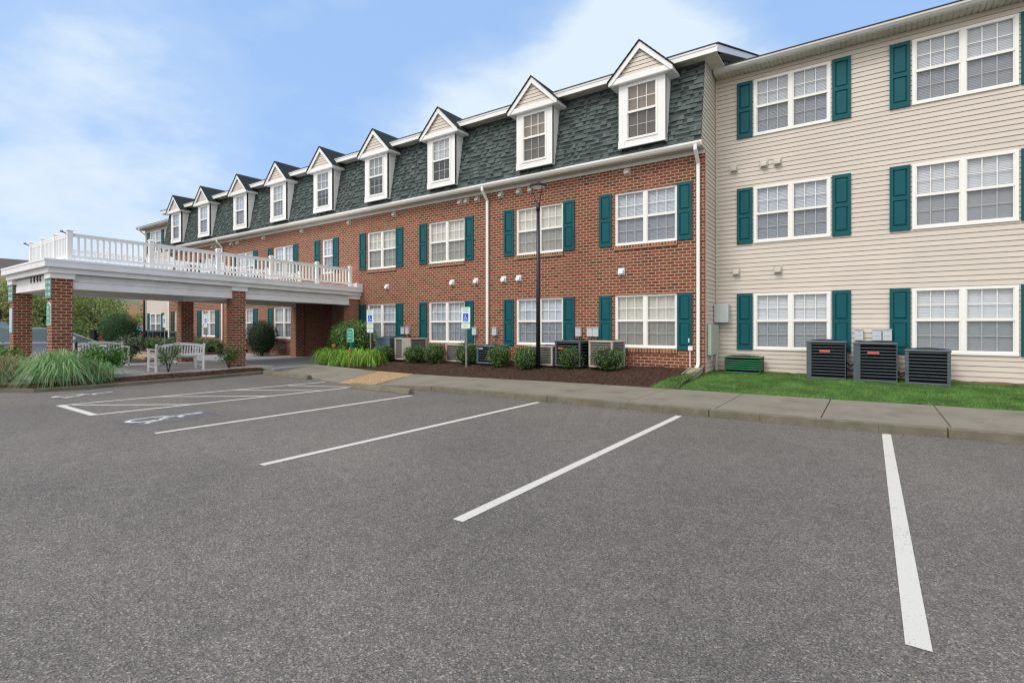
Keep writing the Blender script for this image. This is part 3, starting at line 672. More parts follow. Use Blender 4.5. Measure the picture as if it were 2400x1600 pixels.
e=MB(); e.box(BX0-.14,BX0-.02,BY-.02,BY+.1,.3,5.94); e.build('corner_board','whitepvc',bb)
# ================================================================= CARPORT
cp=thing('carport','white flat-roofed entrance carport on brick columns with a railed deck on top','carport',(-18.7,8.5,0))
def shz(x,y,z): return (x,y,z-.0150*(y-3.8)*min(1,max(0,(z-1.2)/1.2)))
CX,DY0,DY1=-16.6,3.70,BY-.005; FX=-20.95
def ring(mb,inset,z0,z1,thick=.12):
    x0,x1,y0=FX+inset,CX-inset,DY0+inset
    mb.box(x1-thick,x1,y0,DY1,z0,z1); mb.box(x0,x0+thick,y0,DY1,z0,z1); mb.box(x0+thick,x1-thick,y0,y0+thick,z0,z1)
m=MB(); ring(m,0,2.955,3.10); ring(m,-.012,3.10,3.155,.14); ring(m,.085,2.82,2.953,.1)
m.map(shz).build('fascia','whitedirty',cp)
m=MB(); m.box(FX+.12,CX-.12,DY0+.12,DY1,3.02,3.14); m.map(shz).build('deck','whitedirty',cp)
m=MB(); m.box(FX+.3,CX-.3,DY0+.3,DY1,2.60,2.64); m.map(shz).build('carport_ceiling','soffit',cp)
m=MB()
m.box(-17.17,-16.85,3.95,12.85,2.44,2.62); m.box(-17.17,-16.862,3.95,12.85,2.628,2.818)
m.box(-20.83,-20.5,3.95,12.85,2.44,2.82); 
m.box(-20.5,-17.17,3.93,4.24,2.44,2.62); m.box(-20.5,-17.17,3.942,4.24,2.628,2.818)
m.box(-20.5,-17.17,8.36,8.66,2.45,2.7)
m.map(shz).build('beam','whitedirty',cp)
m=MB(); m.box(CX-.35,CX+.0,13.02,DY1-.01,3.157,3.31); m.map(shz).build('flashing_block','white',cp)
k=0
for (x,y) in ((-17.21,3.88),(-17.21,8.33),(-20.92,3.88),(-20.92,8.33),(-17.21,12.86),(-20.92,12.86)):
    c=MB(); c.box(x,x+.41,y,y+.41,0.05,2.70 -.015*(y-3.8)); col=c.build('column','brick',cp)
    c=MB(); c.box(x-.045,x+.455,y-.045,y+.455,2.685,2.825); c.map(shz).build('column_cap','white',col)
for x_,ch_ in ((-18.92,'1'),(-18.62,'4'),(-18.32,'4'),(-18.05,'6')): lettering('house_number',ch_,.20,(x_,3.932,2.725),'ink',cp,bold=.006,depth=.02)
def rail(p,q,posts,own=None):
    p=Vector(p);q=Vector(q); d=(q-p).normalized(); Ln=(q-p).length; n=Vector((-d.y,d.x,0)); r=MB()
    def bx(a,b,hw,z0,z1):
        P0=p+d*a;P1=p+d*b; c=[P0-n*hw,P1-n*hw,P1+n*hw,P0+n*hw]; i=len(r.v)
        r.v+=[(s.x,s.y,z0) for s in c]+[(s.x,s.y,z1) for s in c]
        for f in ((0,3,2,1),(4,5,6,7),(0,1,5,4),(1,2,6,5),(2,3,7,6),(3,0,4,7)): r.f.append(tuple(i+a_ for a_ in f))
    for a,b in zip(posts[:-1],posts[1:]):
        a2,b2=a+.055,b-.055
        bx(a2,b2,.033,3.845,3.885); bx(a2,b2,.024,3.79,3.843); bx(a2,b2,.024,3.255,3.32)
        nb=max(2,round((b2-a2)/.132)); 
        for k in range(1,nb): t=a2+(b2-a2)*k/nb; bx(t-.022,t+.022,.0215,3.322,3.788)
    r.map(shz).build('railing','whitepvc',cp)
    for t in (posts if own is None else own):
        c=p+d*t; b=MB(); b.box(c.x-.055,c.x+.055,c.y-.055,c.y+.055,3.14,3.935); b.box(c.x-.075,c.x+.075,c.y-.075,c.y+.075,3.935,3.955)
        b.prism([(c.x-.065,3.955),(c.x+.065,3.955),(c.x,3.99)],'y',c.y-.06,c.y+.06)
        b.map(shz); o=b.build('railing_post','whitepvc',cp)
rail((-16.9,4.25,0),(-16.9,12.95,0),[0,1.83,3.67,5.42,7.2,8.68])
rail((-20.35,4.25,0),(-20.35,12.95,0),[0,1.83,3.67,5.42,7.2,8.68])
rail((-20.35,4.25,0),(-16.9,4.25,0),[.0,1.15,2.3,3.45],[1.15,2.3])
for (x,y) in ((-16.9,4.25),(-20.35,4.25)):
    b=MB(); b.tube([(x-.04,y-.05,3.86),(x-.06,y-.12,3.90),(x-.07,y-.17,3.915)],[.012,.014,.022],8); b.tube([(x-.06,y-.12,3.90),(x-.055,y-.13,3.94)],.009,6); b.map(shz).build('spotlight','black',cp)
# ================================================================= GROUND
def lerp(x,pts):
    if x<=pts[0][0]: return pts[0][1]
    for (a,b),(c,d) in zip(pts[:-1],pts[1:]):
        if x<=c: return b+(d-b)*(x-a)/(c-a)
    return pts[-1][1]
def sheet(name,m,poly,z): b=MB(); b.quad(*[(x,y,z) for x,y in poly]); return struct(b.build(name,m,None))
def slabs(name,m,pieces,bot=-.06):
    b=MB()
    for pc in pieces:
        i=len(b.v); n=len(pc); b.v+=[(x,y,bot) for x,y,z in pc]+list(pc); b.f.append(tuple(range(i+n,i+2*n))); b.f.append(tuple(range(i+n-1,i-1,-1)))
        for k in range(n): b.f.append((i+k,i+(k+1)%n,i+n+(k+1)%n,i+n+k))
    return struct(b.build(name,m,None,bev=.008))
g=MB()
def gf(a,b): r=900*(b**2.2)+.01; t=2*math.pi*a; return (-15+r*math.cos(t),8+r*math.sin(t),-.08)
g.grid(gf,48,14); struct(g.build('ground','grassbase',None))
sheet('parking_lot','asphalt',[(-75,-45),(45,-45),(45,9.9),(12,9.9),(-8,9.2),(-75,9.2)],0)
YF=[(-15.4,8.72),(-11.37,8.33),(-10.1,8.39),(-7.95,8.45),(-4.9,8.55),(-.7,8.72),(1.6,8.95),(14,10.1)]
YB=[(-12.84,10.4),(-12.18,10.37),(-10.6,10.3),(-8.5,10.5),(-5.7,10.95),(-.9,11.2),(2.0,11.46),(14,12.5)]
yF=lambda x:lerp(x,YF); yB=lambda x:lerp(x,YB); zk=lambda x: .02+.10*min(1,max(0,(x+10.1)/2.1))
P_=[]; xs=[-10.1,-9.0,-8.1]+[-6.6+1.5*k for k in range(13)]
for i,(a,b) in enumerate(zip(xs[:-1],xs[1:])):
    a_=a+.006; b_=b-.006; ab=-10.58 if i==0 else a_+.0; 
    P_.append([(a_,yF(a_)+.165,zk(a)),(b_,yF(b_)+.165,zk(b)),(b_,yB(b_),.12),(ab,yB(ab),.12)])
slabs('sidewalk','concrete',P_)
K=[]; x=-10.1
while x<12:
    n=3.0 if x>-8.2 else 1.95; k=4
    for j in range(k):
        a=x+n*j/k+(.006 if j==0 else 0); b=x+n*(j+1)/k-(.006 if j==k-1 else 0)
        K.append([(a,yF(a),zk(a)),(b,yF(b),zk(b)),(b,yF(b)+.16,zk(b)+.001),(a,yF(a)+.16,zk(a)+.001)])
    x+=n
slabs('kerb','kerb',K)
slabs('walkway_ramp','concrete',[[(-15.42,8.85,.02),(-12.5,8.56,.02),(-11.39,8.34,.02),(-12.2,10.36,.12),(-15.6,10.36,.125)]])
slabs('gravel_patch','gravel',[[(-11.37,8.33,.018),(-10.12,8.39,.018),(-10.60,10.3,.119),(-12.18,10.37,.119)]])
slabs('entrance_walk','lane',[[(-15.41,8.9,.125),(-15.61,10.38,.125),(-12.87,10.385,.125),(-15.7,10.75,.13),(-16.95,11.5,.13),(-17.2,13.31,.13),(-17.2,16.38,.13),(-20.42,16.38,.13),(-20.42,13.31,.13),(-25.4,13.31,.13),(-25.4,9.32,.13),(-16.1,9.32,.13),(-16.1,8.9,.125)]])
slabs('patio','patio',[[(-21.4,a,.17),(-16.15,a,.17),(-16.15,b,.17),(-21.4,b,.17)] for a,b in ((2.75,4.64),(4.65,6.79),(6.80,8.29),(8.30,9.31))])
slabs('left_sidewalk','concrete',[[(a,9.2,.12),(a+1.99,9.2,.12),(a+1.99,11.0,.12),(a,11.0,.12)] for a in [-45.4+2*k for k in range(10)]])
slabs('left_gravel_patch','gravel',[[(-29.0,9.1,.125),(-26.0,9.1,.125),(-26.4,9.95,.125),(-29.6,9.95,.125)]],.0)
# planted bed in front of the patio
kf=[(-18.6,1.9),(-16.3,2.62),(-15.25,3.2),(-15.05,3.9),(-15.08,6.6),(-15.25,8.0),(-15.45,8.78)]
K=[]
for p,q in zip(kf[:-1],kf[1:]):
    d=Vector((q[0]-p[0],q[1]-p[1],0)).normalized(); n=Vector((-d.y,d.x,0))*.14
    K.append([(p[0],p[1],.085),(q[0],q[1],.085),(q[0]+n.x,q[1]+n.y,.085),(p[0]+n.x,p[1]+n.y,.085)])
slabs('bed_kerb','kerb',K)
def hn(x,y): return .012*math.sin(x*5.1+y*3.3)+.010*math.sin(x*11.7-y*9.1)+.008*math.sin(x*23+y*31)
def bed(name,xf,n,m_,mat='mulchbase'):
    b=MB(); b.grid(xf,n,m_); return struct(b.build(name,mat,None,smooth=True))
def fb(a,b):
    y=2.2+a*6.55; xo=lerp(y,[(2.2,-17.8),(2.62,-16.3),(3.2,-15.25),(3.9,-15.05),(6.6,-15.08),(8.0,-15.25),(8.75,-15.5)])-.13; xi=-16.16 if y>2.75 else -18.2
    if y>8.3: xi=-16.16
    x=xo+(xi-xo)*b; return (x,y,.065+.09*math.sin(math.pi*min(b,.8))+hn(x,y)*.8*min(1,b*4))
bed('mulch_bed',fb,90,14)
YBED=[(-17.22,13.25),(-16.95,11.5),(-15.7,10.75)]+[(a,b) for a,b in YB]
def zbed(x,y):
    y0=lerp(x,YBED); t=min(1,max(0,(y-y0)/max(.05,13.32-y0))); zw=lerp(x,[(-17,.33),(-3.5,.41)]); return .105+(zw-.105)*t**.75
def mb_(a,b):
    x=-17.2+a*13.79; y0=lerp(x,YBED)-.02; y=y0+(13.33-y0)*b; return (x,y,zbed(x,y)+hn(x,y)*min(1,b*6)*(1-.5*b))
bed('mulch_bed',mb_,200,26)
def lb(a,b):
    x=-45+a*19.6; y=10.98+(( 13.33 if x>-34.42 else 14.45)-10.98)*b; return (x,y,.11+.2*b**.8+hn(x,y)*.8)
bed('mulch_bed',lb,80,10)
def lb2(a,b): x=-25.6+a*4.15; y=7.75+.95*b; return (x,y,.06+.07*math.sin(math.pi*b)+hn(x,y)*.6)
bed('mulch_bed',lb2,30,8)
xl_=lambda y: lerp(y,[(10.9,-4.1),(11.2,-3.95),(12.0,-3.82),(12.6,-3.5),(14.5,-3.38)])
def zlawn(x,y): y0=yB(x); t=min(1,max(0,(y-y0)/(14.43-y0))); return .115+.195*t**.8
def lw_(a,b):
    x0=-4.1; x=x0+a*14; y0=yB(x)+.005; y=y0+(14.45-y0)*b; x=max(x,xl_(y)); return (x,y,max(zlawn(x,y),zbed(x,y)+.012 if x<-3.4 and y<13.3 else 0))
bed('lawn',lw_,80,14,'grassbase')
def soil_(a,b): x=-3.38+a*13; y=14.02+.41*b+.05*math.sin(x*3)*(1-b); return (x,y,zlawn(x,y)+.012+hn(x*1.5,y)*.5)
bed('bare_soil_strip',soil_,120,4,'soil')
# mulch chips
def chips(name,n,fx,size=.045):
    P=np.array([fx(rng.random(),rng.random()) for _ in range(n)]); P[:,2]+=rng.uniform(.002,.014,n)
    V=leaves(P,np.tile([0,0,1.0],(n,1)),size,.32,.45); o=cloud_mesh(name,V,4,'chip'); tag(o,kind='stuff'); return o
chips('mulch_chips',15000,mb_); chips('mulch_chips',5200,fb,.05); chips('mulch_chips',2500,lb,.07)
n=420; X=rng.uniform(-11,3.5,n); Yk=np.array([yF(x) for x in X])-np.abs(rng.normal(0,.10,n))-.01; P=np.stack([X,Yk,np.full(n,.006)],1)
tag(cloud_mesh('leaf_litter',leaves(P,np.tile([0,0,1.0],(n,1)),.022,.6,.3),4,'chip'),kind='stuff')
# lawn blades
n=95000; X=rng.uniform(-4.1,5.2,n); U=rng.random(n); Y0=np.array([yB(x) for x in X]); Yy=Y0+.01+(14.15-Y0)*U; XL=np.array([xl_(y) for y in Yy]); q=(X>XL-.03*rng.random(n)); X,Yy=X[q],Yy[q]
Z=np.array([max(zlawn(a,b),zbed(a,b)+.012 if a<-3.4 and b<13.3 else 0) for a,b in zip(X,Yy)]); B=np.stack([X,Yy,Z],1); n=len(B)
ang=rng.uniform(0,2*math.pi,n); sd_=np.stack([np.cos(ang),np.sin(ang),np.zeros(n)],1); ln_=rng.normal(0,.022,(n,3)); ln_[:,2]=rng.uniform(.03,.062,n)*(.75+.25*np.sin(X*2.2)*np.cos(Yy*3.1))
wd=(rng.uniform(.0025,.0045,n))[:,None]; V=np.stack([B-sd_*wd,B+sd_*wd,B+ln_],1).reshape(-1,3)
tag(cloud_mesh('grass',V,3,'grass'),kind='stuff')
# ================================================================= MARKINGS
def strip(name,m,segs,z=.004,wd=.10):
    b=MB()
    for p,q in segs:
        p=Vector((*p,0));q=Vector((*q,0)); n=Vector((-(q-p).y,(q-p).x,0)).normalized()*wd/2
        b.quad(*[(v.x,v.y,z) for v in (p-n,p+n,q+n,q-n)])
    return struct(b.build(name,m,None))
for a,b in (((.185,3.01),(.185,8.70)),((-2.58,2.96),(-2.58,8.50)),((-5.33,2.94),(-5.28,8.44)),((-8.10,2.96),(-7.99,7.68))): strip('parking_line','paint',[(a,b)])
strip('access_aisle_marking','paint',[((-12.38,3.0),(-11.80,8.25)),((-10.60,3.0),(-10.24,7.75))],.004,.09)
strip('access_aisle_marking','paint',[((-12.43,2.98),(-10.56,2.98))],.0045,.12)
strip('access_aisle_marking','paint',[((-12.25,3.12),(-10.47,4.45)),((-12.18,4.55),(-10.37,5.92)),((-11.98,6.02),(-10.27,7.12)),((-11.85,7.22),(-10.3,7.95))],.0043,.075)
def isa(P,mb,w=1.0):
    """wheelchair emblem in unit box (0..1 wide, 0..1.15 tall); P maps (u,v)->xyz"""
    def line(pts,t):
        for (a,b),(c,d) in zip(pts[:-1],pts[1:]):
            l=math.hypot(c-a,d-b); nx,ny=-(d-b)/l*t/2,(c-a)/l*t/2; ex,ey=(c-a)/l*t*.35,(d-b)/l*t*.35
            mb.quad(P(a+nx-ex,b+ny-ey),P(a-nx-ex,b-ny-ey),P(c-nx+ex,d-ny+ey),P(c+nx+ex,d+ny+ey))
    def arc(cx,cy,r,a0,a1,t,n=18):
        for k in range(n):
            p=R(a0+(a1-a0)*k/n); q=R(a0+(a1-a0)*(k+1)/n)
            mb.quad(*[P(cx+rr*math.cos(s),cy+rr*math.sin(s)) for rr,s in ((r-t/2,p),(r+t/2,p),(r+t/2,q),(r-t/2,q))])
    n=14; mb.quad(*[P(.40+.085*math.cos(2*math.pi*k/n),1.06+.085*math.sin(2*math.pi*k/n)) for k in range(n)])
    line([(.40,.94),(.42,.46)],.11); line([(.42,.74),(.68,.74)],.08); line([(.42,.48),(.72,.48),(.86,.14),(.97,.18)],.10)
    arc(.40,.33,.29,105,365,.085)
for (x,y,s) in ((-14.15,3.20,.92),(-9.62,3.02,.98)):
    m=MB(); m.quad((x-.12,y-.02,.003),(x+.72,y-.02,.003),(x+.74,y+s*1.22,.003),(x-.1,y+s*1.24,.003)); struct(m.build('emblem_backing','paintdark',None))
    m=MB(); isa(lambda u,v:(x+u*.62,y+v*s,.0065),m); struct(m.build('wheelchair_emblem','paintworn',None))
def wstop(x0,x1,y,label,rz=0):
    t=thing('wheel_stop',label,'wheel stop',((x0+x1)/2,y,0),'concrete wheel stops',rz); L_=(x1-x0)/2; m=MB()
    m.prism([(-.09,.0),(-.055,.115),(.055,.115),(.09,.0)],'x',-L_,L_); 
    m.v=[(a+t.location.x,b+t.location.y,c) for a,b,c in m.v]; m.build('block','kerb',t,bev=.012)
    m=MB()
    for s in (-1,1): m.tube([(t.location.x+s*L_*.7,y,.11),(t.location.x+s*L_*.7,y,.119)],.014,8)
    m.build('pin','galv',t)
wstop(-10.15,-8.2,7.86,'concrete wheel stop in front of the tan gravel patch',R(1))
wstop(-15.25,-12.75,8.47,'concrete wheel stop nearer the carport column, beside the mulch bed tip',R(-3))
s=thing('splash_block','sloping concrete splash block under the corner downspout','splash block',(-3.55,13.0,.38))
m=MB(); 
for (x0,x1,dz) in ((-.12,.12,0),(-.15,-.12,.03),(.12,.15,.03)):
    i=len(m.v); 
    for (y,z) in ((12.2,.175),(13.15,.385)):
        k=1.15 if y<12.5 else 1
        m.v+=[(-3.55+x0*k+(-.06 if y<12.5 else 0),y,z-.05),(-3.55+x1*k+(-.06 if y<12.5 else 0),y,z-.05),(-3.55+x1*k+(-.06 if y<12.5 else 0),y,z+.05+dz),(-3.55+x0*k+(-.06 if y<12.5 else 0),y,z+.05+dz)]
    m.f+=[(i,i+1,i+2,i+3),(i+4,i+7,i+6,i+5)]+[(i+k,i+4+k,i+4+(k+1)%4,i+(k+1)%4) for k in range(4)]
m.build('block','stoneblock',s)
# ================================================================= AIR CONDITIONERS
def ac(x,y,w,d,z0,z1,body,coil,label,rz=0,badge=None,slat=.068,post=.06,lpost=None,slatw=.009,group='air conditioner units along the wall',solid=None,name='air_conditioner'):
    t=thing(name,label,'air conditioner',(x,y,z0),group); h=z1-z0; W,D=w/2,d/2; lp=lpost or post
    def T(m): c,s_=math.cos(rz),math.sin(rz); m.v=[(x+a*c-b*s_,y+a*s_+b*c,z0+q) for a,b,q in m.v]; return m
    m=MB(); m.box(-W,W,-D,D,0,.05); m.box(-W,-W+lp,-D,-D+post,.05,h-.05); m.box(W-post,W,-D,-D+post,.05,h-.05); m.box(-W,-W+post,D-post,D,.05,h-.05); m.box(W-post,W,D-post,D,.05,h-.05)
    if solid: m.box(solid[0]*w-W,solid[1]*w-W,-D+.002,-D+.04,.05,h-.05)
    T(m).build('cabinet',body,t,bev=.012)
    m=MB(); m.box(-W-.012,W+.012,-D-.012,D+.012,h-.055,h-.008); T(m).build('lid',body,t,bev=.022)
    m=MB(); m.box(-W+.03,W-.03,-D+.03,D-.03,.04,h-.05); T(m).build('coil',coil,t)
    m=MB(); z=.05+slat
    while z<h-.07:
        m.box(-W+lp,W-post,-D+.002,-D+.014,z,z+slatw); m.box(-W+post,W-post,D-.014,D-.002,z,z+slatw)
        m.box(W-.014,W-.002,-D+post,D-post,z,z+slatw); m.box(-W+.002,-W+.014,-D+post,D-post,z,z+slatw); z+=slat
    T(m).build('louvre_grille',{'acdark':'slat','acblue':'slat','acgreen':'greenslat'}.get(body,body),t)
    m=MB(); 
    for r_ in (.3,.22,.14,.06):
        n=20; rr=r_*w*1.35
        m.tube([(rr*math.cos(2*math.pi*k/n),rr*math.sin(2*math.pi*k/n),h+.004+.02*(1-r_/.3)) for k in range(n+1)],.005,5,False)
    T(m).build('fan_guard','black',t)
    if badge:
        bm,bx,bz,bw,bh=badge; m=MB(); m.box(bx-bw/2-W,bx+bw/2-W,-D-.010,-D+.001,bz,bz+bh); T(m).build('badge',bm,t,bev=.008)
    return t
ac(-13.98,12.42,.74,.74,.33,1.09,'acblue','acblue','blue-grey air conditioner unit behind the boxwood by the first pole sign from the carport',solid=(.45,1.0),slat=.075)
ac(-12.98,12.45,.78,.78,.33,1.07,'actan','coilgrey','tan air conditioner unit standing beside the blue-grey one below two meter boxes',solid=(.45,1.0),slat=.07)
ac(-10.92,12.72,.78,.70,.33,.90,'actan','coilgrey','low weathered tan air conditioner unit hidden behind a boxwood and the second pole sign')
ac(-9.48,12.52,.72,.72,.34,.90,'acblue','coil','blue-grey air conditioner unit with a white plate, right of the middle downspout',badge=('sticker',.17,.44,.16,.035))
ac(-7.68,12.72,.80,.70,.36,.92,'actan','coilgrey','weathered tan air conditioner unit right behind the black lamp post')
ac(-6.80,12.72,.80,.74,.37,1.09,'acdark','coil','dark air conditioner unit with an orange-red badge between two tan units',badge=('badge',.19,.47,.15,.05),slat=.085)
m_=ac(-5.82,12.78,.72,.72,.38,1.10,'actan','coilgrey','light tan square air conditioner unit behind the rightmost boxwood',rz=R(-4),slat=.07)
ac(-.82,13.92,.76,.70,.27,1.15,'acdark','coil','tall dark air conditioner unit with a red badge, left one of three on the lawn',badge=('badge',.36,.62,.21,.052),lpost=.10,post=.018)
ac(.09,13.90,.78,.70,.27,1.13,'acdark','coil','tall dark air conditioner unit with red badge, middle of the three on the lawn',badge=('badge',.36,.60,.21,.052),lpost=.13,post=.018)
ac(1.0,13.88,.74,.70,.26,1.0,'acdark','coil','lower slate-grey air conditioner unit without a badge at the end of the lawn row',lpost=.07,rz=R(-5))
ac(-2.62,14.05,.84,.52,.28,.72,'acgreen','coil','low dark green louvred unit on the lawn by the building corner',slat=.055,slatw=.030,post=.03,name='louvred_unit')
for (x,y,b_,bd,lb_) in ((-39.3,13.6,'acblue',None,'blue-grey air conditioner unit left of the far lamp post'),(-38.15,13.6,'acdark',('badge',.4,.6,.3,.06),'dark air conditioner unit with an orange badge right of the far lamp post'),(-36.95,13.6,'acblue',None,'blue-grey air conditioner unit between two dark ones under the far wing window'),(-35.7,13.55,'acdark',('badge',.36,.5,.2,.07),'dark air conditioner unit with a small red badge at the far wing corner'),(-31.6,12.75,'acdark',None,'dark air conditioner unit seen just right of the far brick column')):
    ac(x,y,.82,.74,.28,1.17,b_,'coil',lb_,badge=bd,group='air conditioner units by the far wing')
h=thing('refrigerant_hose','black insulated hoses looping between the dark lawn units','hose',(.0,14.1,.5)); m=MB()
for (a,b,z) in ((-.44,-.30,.62),(.48,.62,.48),(-.44,-.30,.5),(.48,.62,.42)): m.tube([(a-.02,14.05,z+.04),((a+b)/2,14.0,z-.04),(b+.03,14.05,z)],.018,6)
m.build('hose','black',h,smooth=True)
# ================================================================= SHRUBS
def shrub(name,label,cat,loc,rx,ry,h,n,m,leaf,power=2.0,lump=.06,group=None,core=.8,coreM='boxcore',stem=True,zlow=0,asp=.5,spread=.7):
    t=thing(name,label,cat,loc,group); P,Nn=ball_pts(n,rx,ry,h/2*1.02,h/2+zlow,power,.74,1.04,lump,zmin=.02)
    V=leaves(P,Nn,leaf,asp,spread)+np.array(loc); f=cloud_mesh('foliage',V,4,m,t,loc)
    b=MB(); 
    if core: blob(b,rx*core,ry*core,h/2*core,h/2+zlow,power,8,14)  # dark inner blob added to block light behind the leaf shell
    for k in range(5): a=k*1.26; b.tube([(.04*math.cos(a),.04*math.sin(a),-.03),(rx*.4*math.cos(a),ry*.4*math.sin(a),h*.5+zlow)],[.02,.008],5)
    b.v=[(q[0]+loc[0],q[1]+loc[1],q[2]+loc[2]) for q in b.v]; b.build('core_and_stems',coreM,t,smooth=True); return t
G='clipped boxwoods in the mulch bed'
for (x,y,w_,h_,lb_) in ((-13.62,11.86,.56,.56,'clipped boxwood beside the daylilies, behind the pole sign nearest the carport'),(-12.3,12.0,.80,.55,'wide clipped boxwood in front of the tan unit, touching its right neighbour'),(-11.5,12.08,.70,.62,'clipped boxwood under the window left of the second pole sign'),(-10.25,12.2,.76,.64,'clipped boxwood directly behind the second pole sign'),(-8.88,12.05,.66,.62,'clipped boxwood in front of the blue-grey unit with a white plate'),(-7.93,12.0,.70,.60,'clipped boxwood immediately left of the black lamp post'),(-6.72,12.45,.72,.62,'clipped boxwood in front of the dark unit with the orange-red badge'),(-5.66,12.52,.84,.62,'widest clipped boxwood, rightmost in the mulch bed')):
    shrub('boxwood',lb_,'shrub',(x,y,zbed(x,y)),w_/2,w_/2*.95,h_,1700,'box',.050,2.6,.09,G)
shrub('round_shrub','big clipped round holly behind the daylilies beside the entrance','shrub',(-15.55,12.05,.24),.86,.80,1.44,7500,'holly',.062,2.3,.05)
shrub('round_shrub','big dark round holly left of the entrance passage','shrub',(-22.55,12.45,.14),.68,.66,1.56,6000,'hollydark',.062,2.3,.05)
shrub('round_shrub','large dome-shaped clipped evergreen in front of the red car','shrub',(-36.3,11.45,.12),1.04,1.0,2.0,7000,'juni',.08,2.4,.03)
shrub('round_shrub','small round evergreen between the red car and the far lamp post','shrub',(-39.2,12.5,.12),.5,.5,1.25,1800,'juni',.07,2.2,.04)
G='low hedge shrubs by the far wing'
for i,x in enumerate((-35.3,-34.2,-33.1,-32.0,-30.9,-28.3,-27.3,-26.3)):
    shrub('hedge_shrub',('low green shrub in the hedge row below the far wing, seen between carport columns' if i<5 else 'low green shrub of the short hedge seen behind the bench and carport column'),'shrub',(x,12.1,.16),.58,.5,.66,900,'box',.075,2.4,.1,G if i<5 else 'short hedge behind the bench')
def bush(name,label,loc,r,h,n,m,leaf,stems=6,zlow=.25,asp=.55,cone=.35,tw=.012):
    """open shrub: visible stems, leaves in clumps around branch ends"""
    t=thing(name,label,'shrub',loc); b=MB(); tips=[]
    for k in range(stems):
        a=k*2*math.pi/stems+random.uniform(-.4,.4); rr=r*random.uniform(.35,.95); hh=h*random.uniform(.65,.97)
        p=Vector((0,0,0)); mid=Vector((rr*.35*math.cos(a),rr*.35*math.sin(a),hh*.45)); e=Vector((rr*math.cos(a),rr*math.sin(a),hh))
        b.tube([p,mid,e],[tw,tw*.7,tw*.3],5)
        for j in range(5):
            a2=a+random.uniform(-1.4,1.4); s0=mid.lerp(e,random.random()); e2=s0+Vector((math.cos(a2)*r*.4,math.sin(a2)*r*.4,random.uniform(.0,.25)*h)); b.tube([s0,e2],[tw*.4,tw*.2],4,False); tips+=[s0.lerp(e2,.6),e2,s0]
    b.v=[(q[0]+loc[0],q[1]+loc[1],q[2]+loc[2]) for q in b.v]; b.build('stems','stem',t,smooth=True)
    tp=np.array([tuple(q) for q in tips]); idx=rng.integers(0,len(tp),n); P=tp[idx]+rng.normal(0,.085*r/.4,(n,3)); P[:,2]=np.maximum(P[:,2],h*zlow+rng.random(n)*.1)
    rad=np.hypot(P[:,0],P[:,1]); lim=r*1.1; s_=np.minimum(1,lim/np.maximum(rad,.01)); P[:,0]*=s_;P[:,1]*=s_
    Nn=unit(P-np.array([0,0,h*.45])+np.array([0,0,.15])); cloud_mesh('foliage',leaves(P,Nn,leaf,asp,.7)+np.array(loc),4,m,t,loc); return t
bush('rose_bush','small open shrub with glossy leaves in front of the nearer bench',(-16.35,6.30,.13),.36,.80,620,'rose',.066)
bush('rose_bush','small open shrub with bare lower stems beside the front brick column',(-16.40,8.02,.12),.34,.78,760,'rose',.066)
bush('leafy_shrub','leafy light green shrub between fountain grass and the nearer bench',(-16.45,4.85,.12),.55,.80,2600,'hydr',.075,8,.32)
bush('variegated_shrub','pale variegated shrub behind the farther bench',(-21.6,7.1,.15),.48,.92,2000,'varieg',.085,8,.2)
bush('leafy_shrub','bright green leafy shrub at the left edge beside the outer column',(-19.6,3.25,.05),.6,.85,1600,'hydr',.11,7,.2)
bush('dry_shrub','small yellow-green shrub with dry twigs at the foot of the outer column',(-18.4,3.45,.1),.45,.62,900,'pennis',.06,8,.1)
# ornamental grasses
def gclump(name,label,loc,h,reach,n,w,m,n2=0,cat='grass',seg=5,droop=1.0,flow=0,spread=.16,rmin=.15):
    t=thing(name,label,cat,loc); base=np.zeros((n,3)); base[:,:2]=rng.normal(0,spread,(n,2)); V=blades(base+np.array(loc),h,reach,w,seg,droop,rmin=rmin)
    blade_mesh('blades',V,seg,m,t,loc)
    if n2: 
        base=np.zeros((n2,3)); base[:,:2]=rng.normal(0,spread*.8,(n2,2)); V=blades(base+np.array(loc),h*1.12,reach*1.1,w*.9,seg,droop*.9); blade_mesh('dry_blades',V,seg,'pendry',t,loc)
    return t
gclump('fountain_grass','large green fountain grass clump at the kerb in front of the column',(-15.95,3.80,.1),.74,.98,1900,.0075,'pennis',130)
gclump('fountain_grass','smaller green fountain grass clump on the shrub side of the big one',(-15.85,4.45,.1),.50,.62,700,.007,'pennis',60)
gclump('fountain_grass','reddish dry fountain grass clump at the left edge of the kerb bed',(-16.6,2.95,.1),.62,.80,350,.007,'pennis',520)
gclump('fountain_grass','far left clump of reddish dry grass drooping over the kerb',(-17.4,2.5,.08),.55,.75,200,.007,'pennis',450)
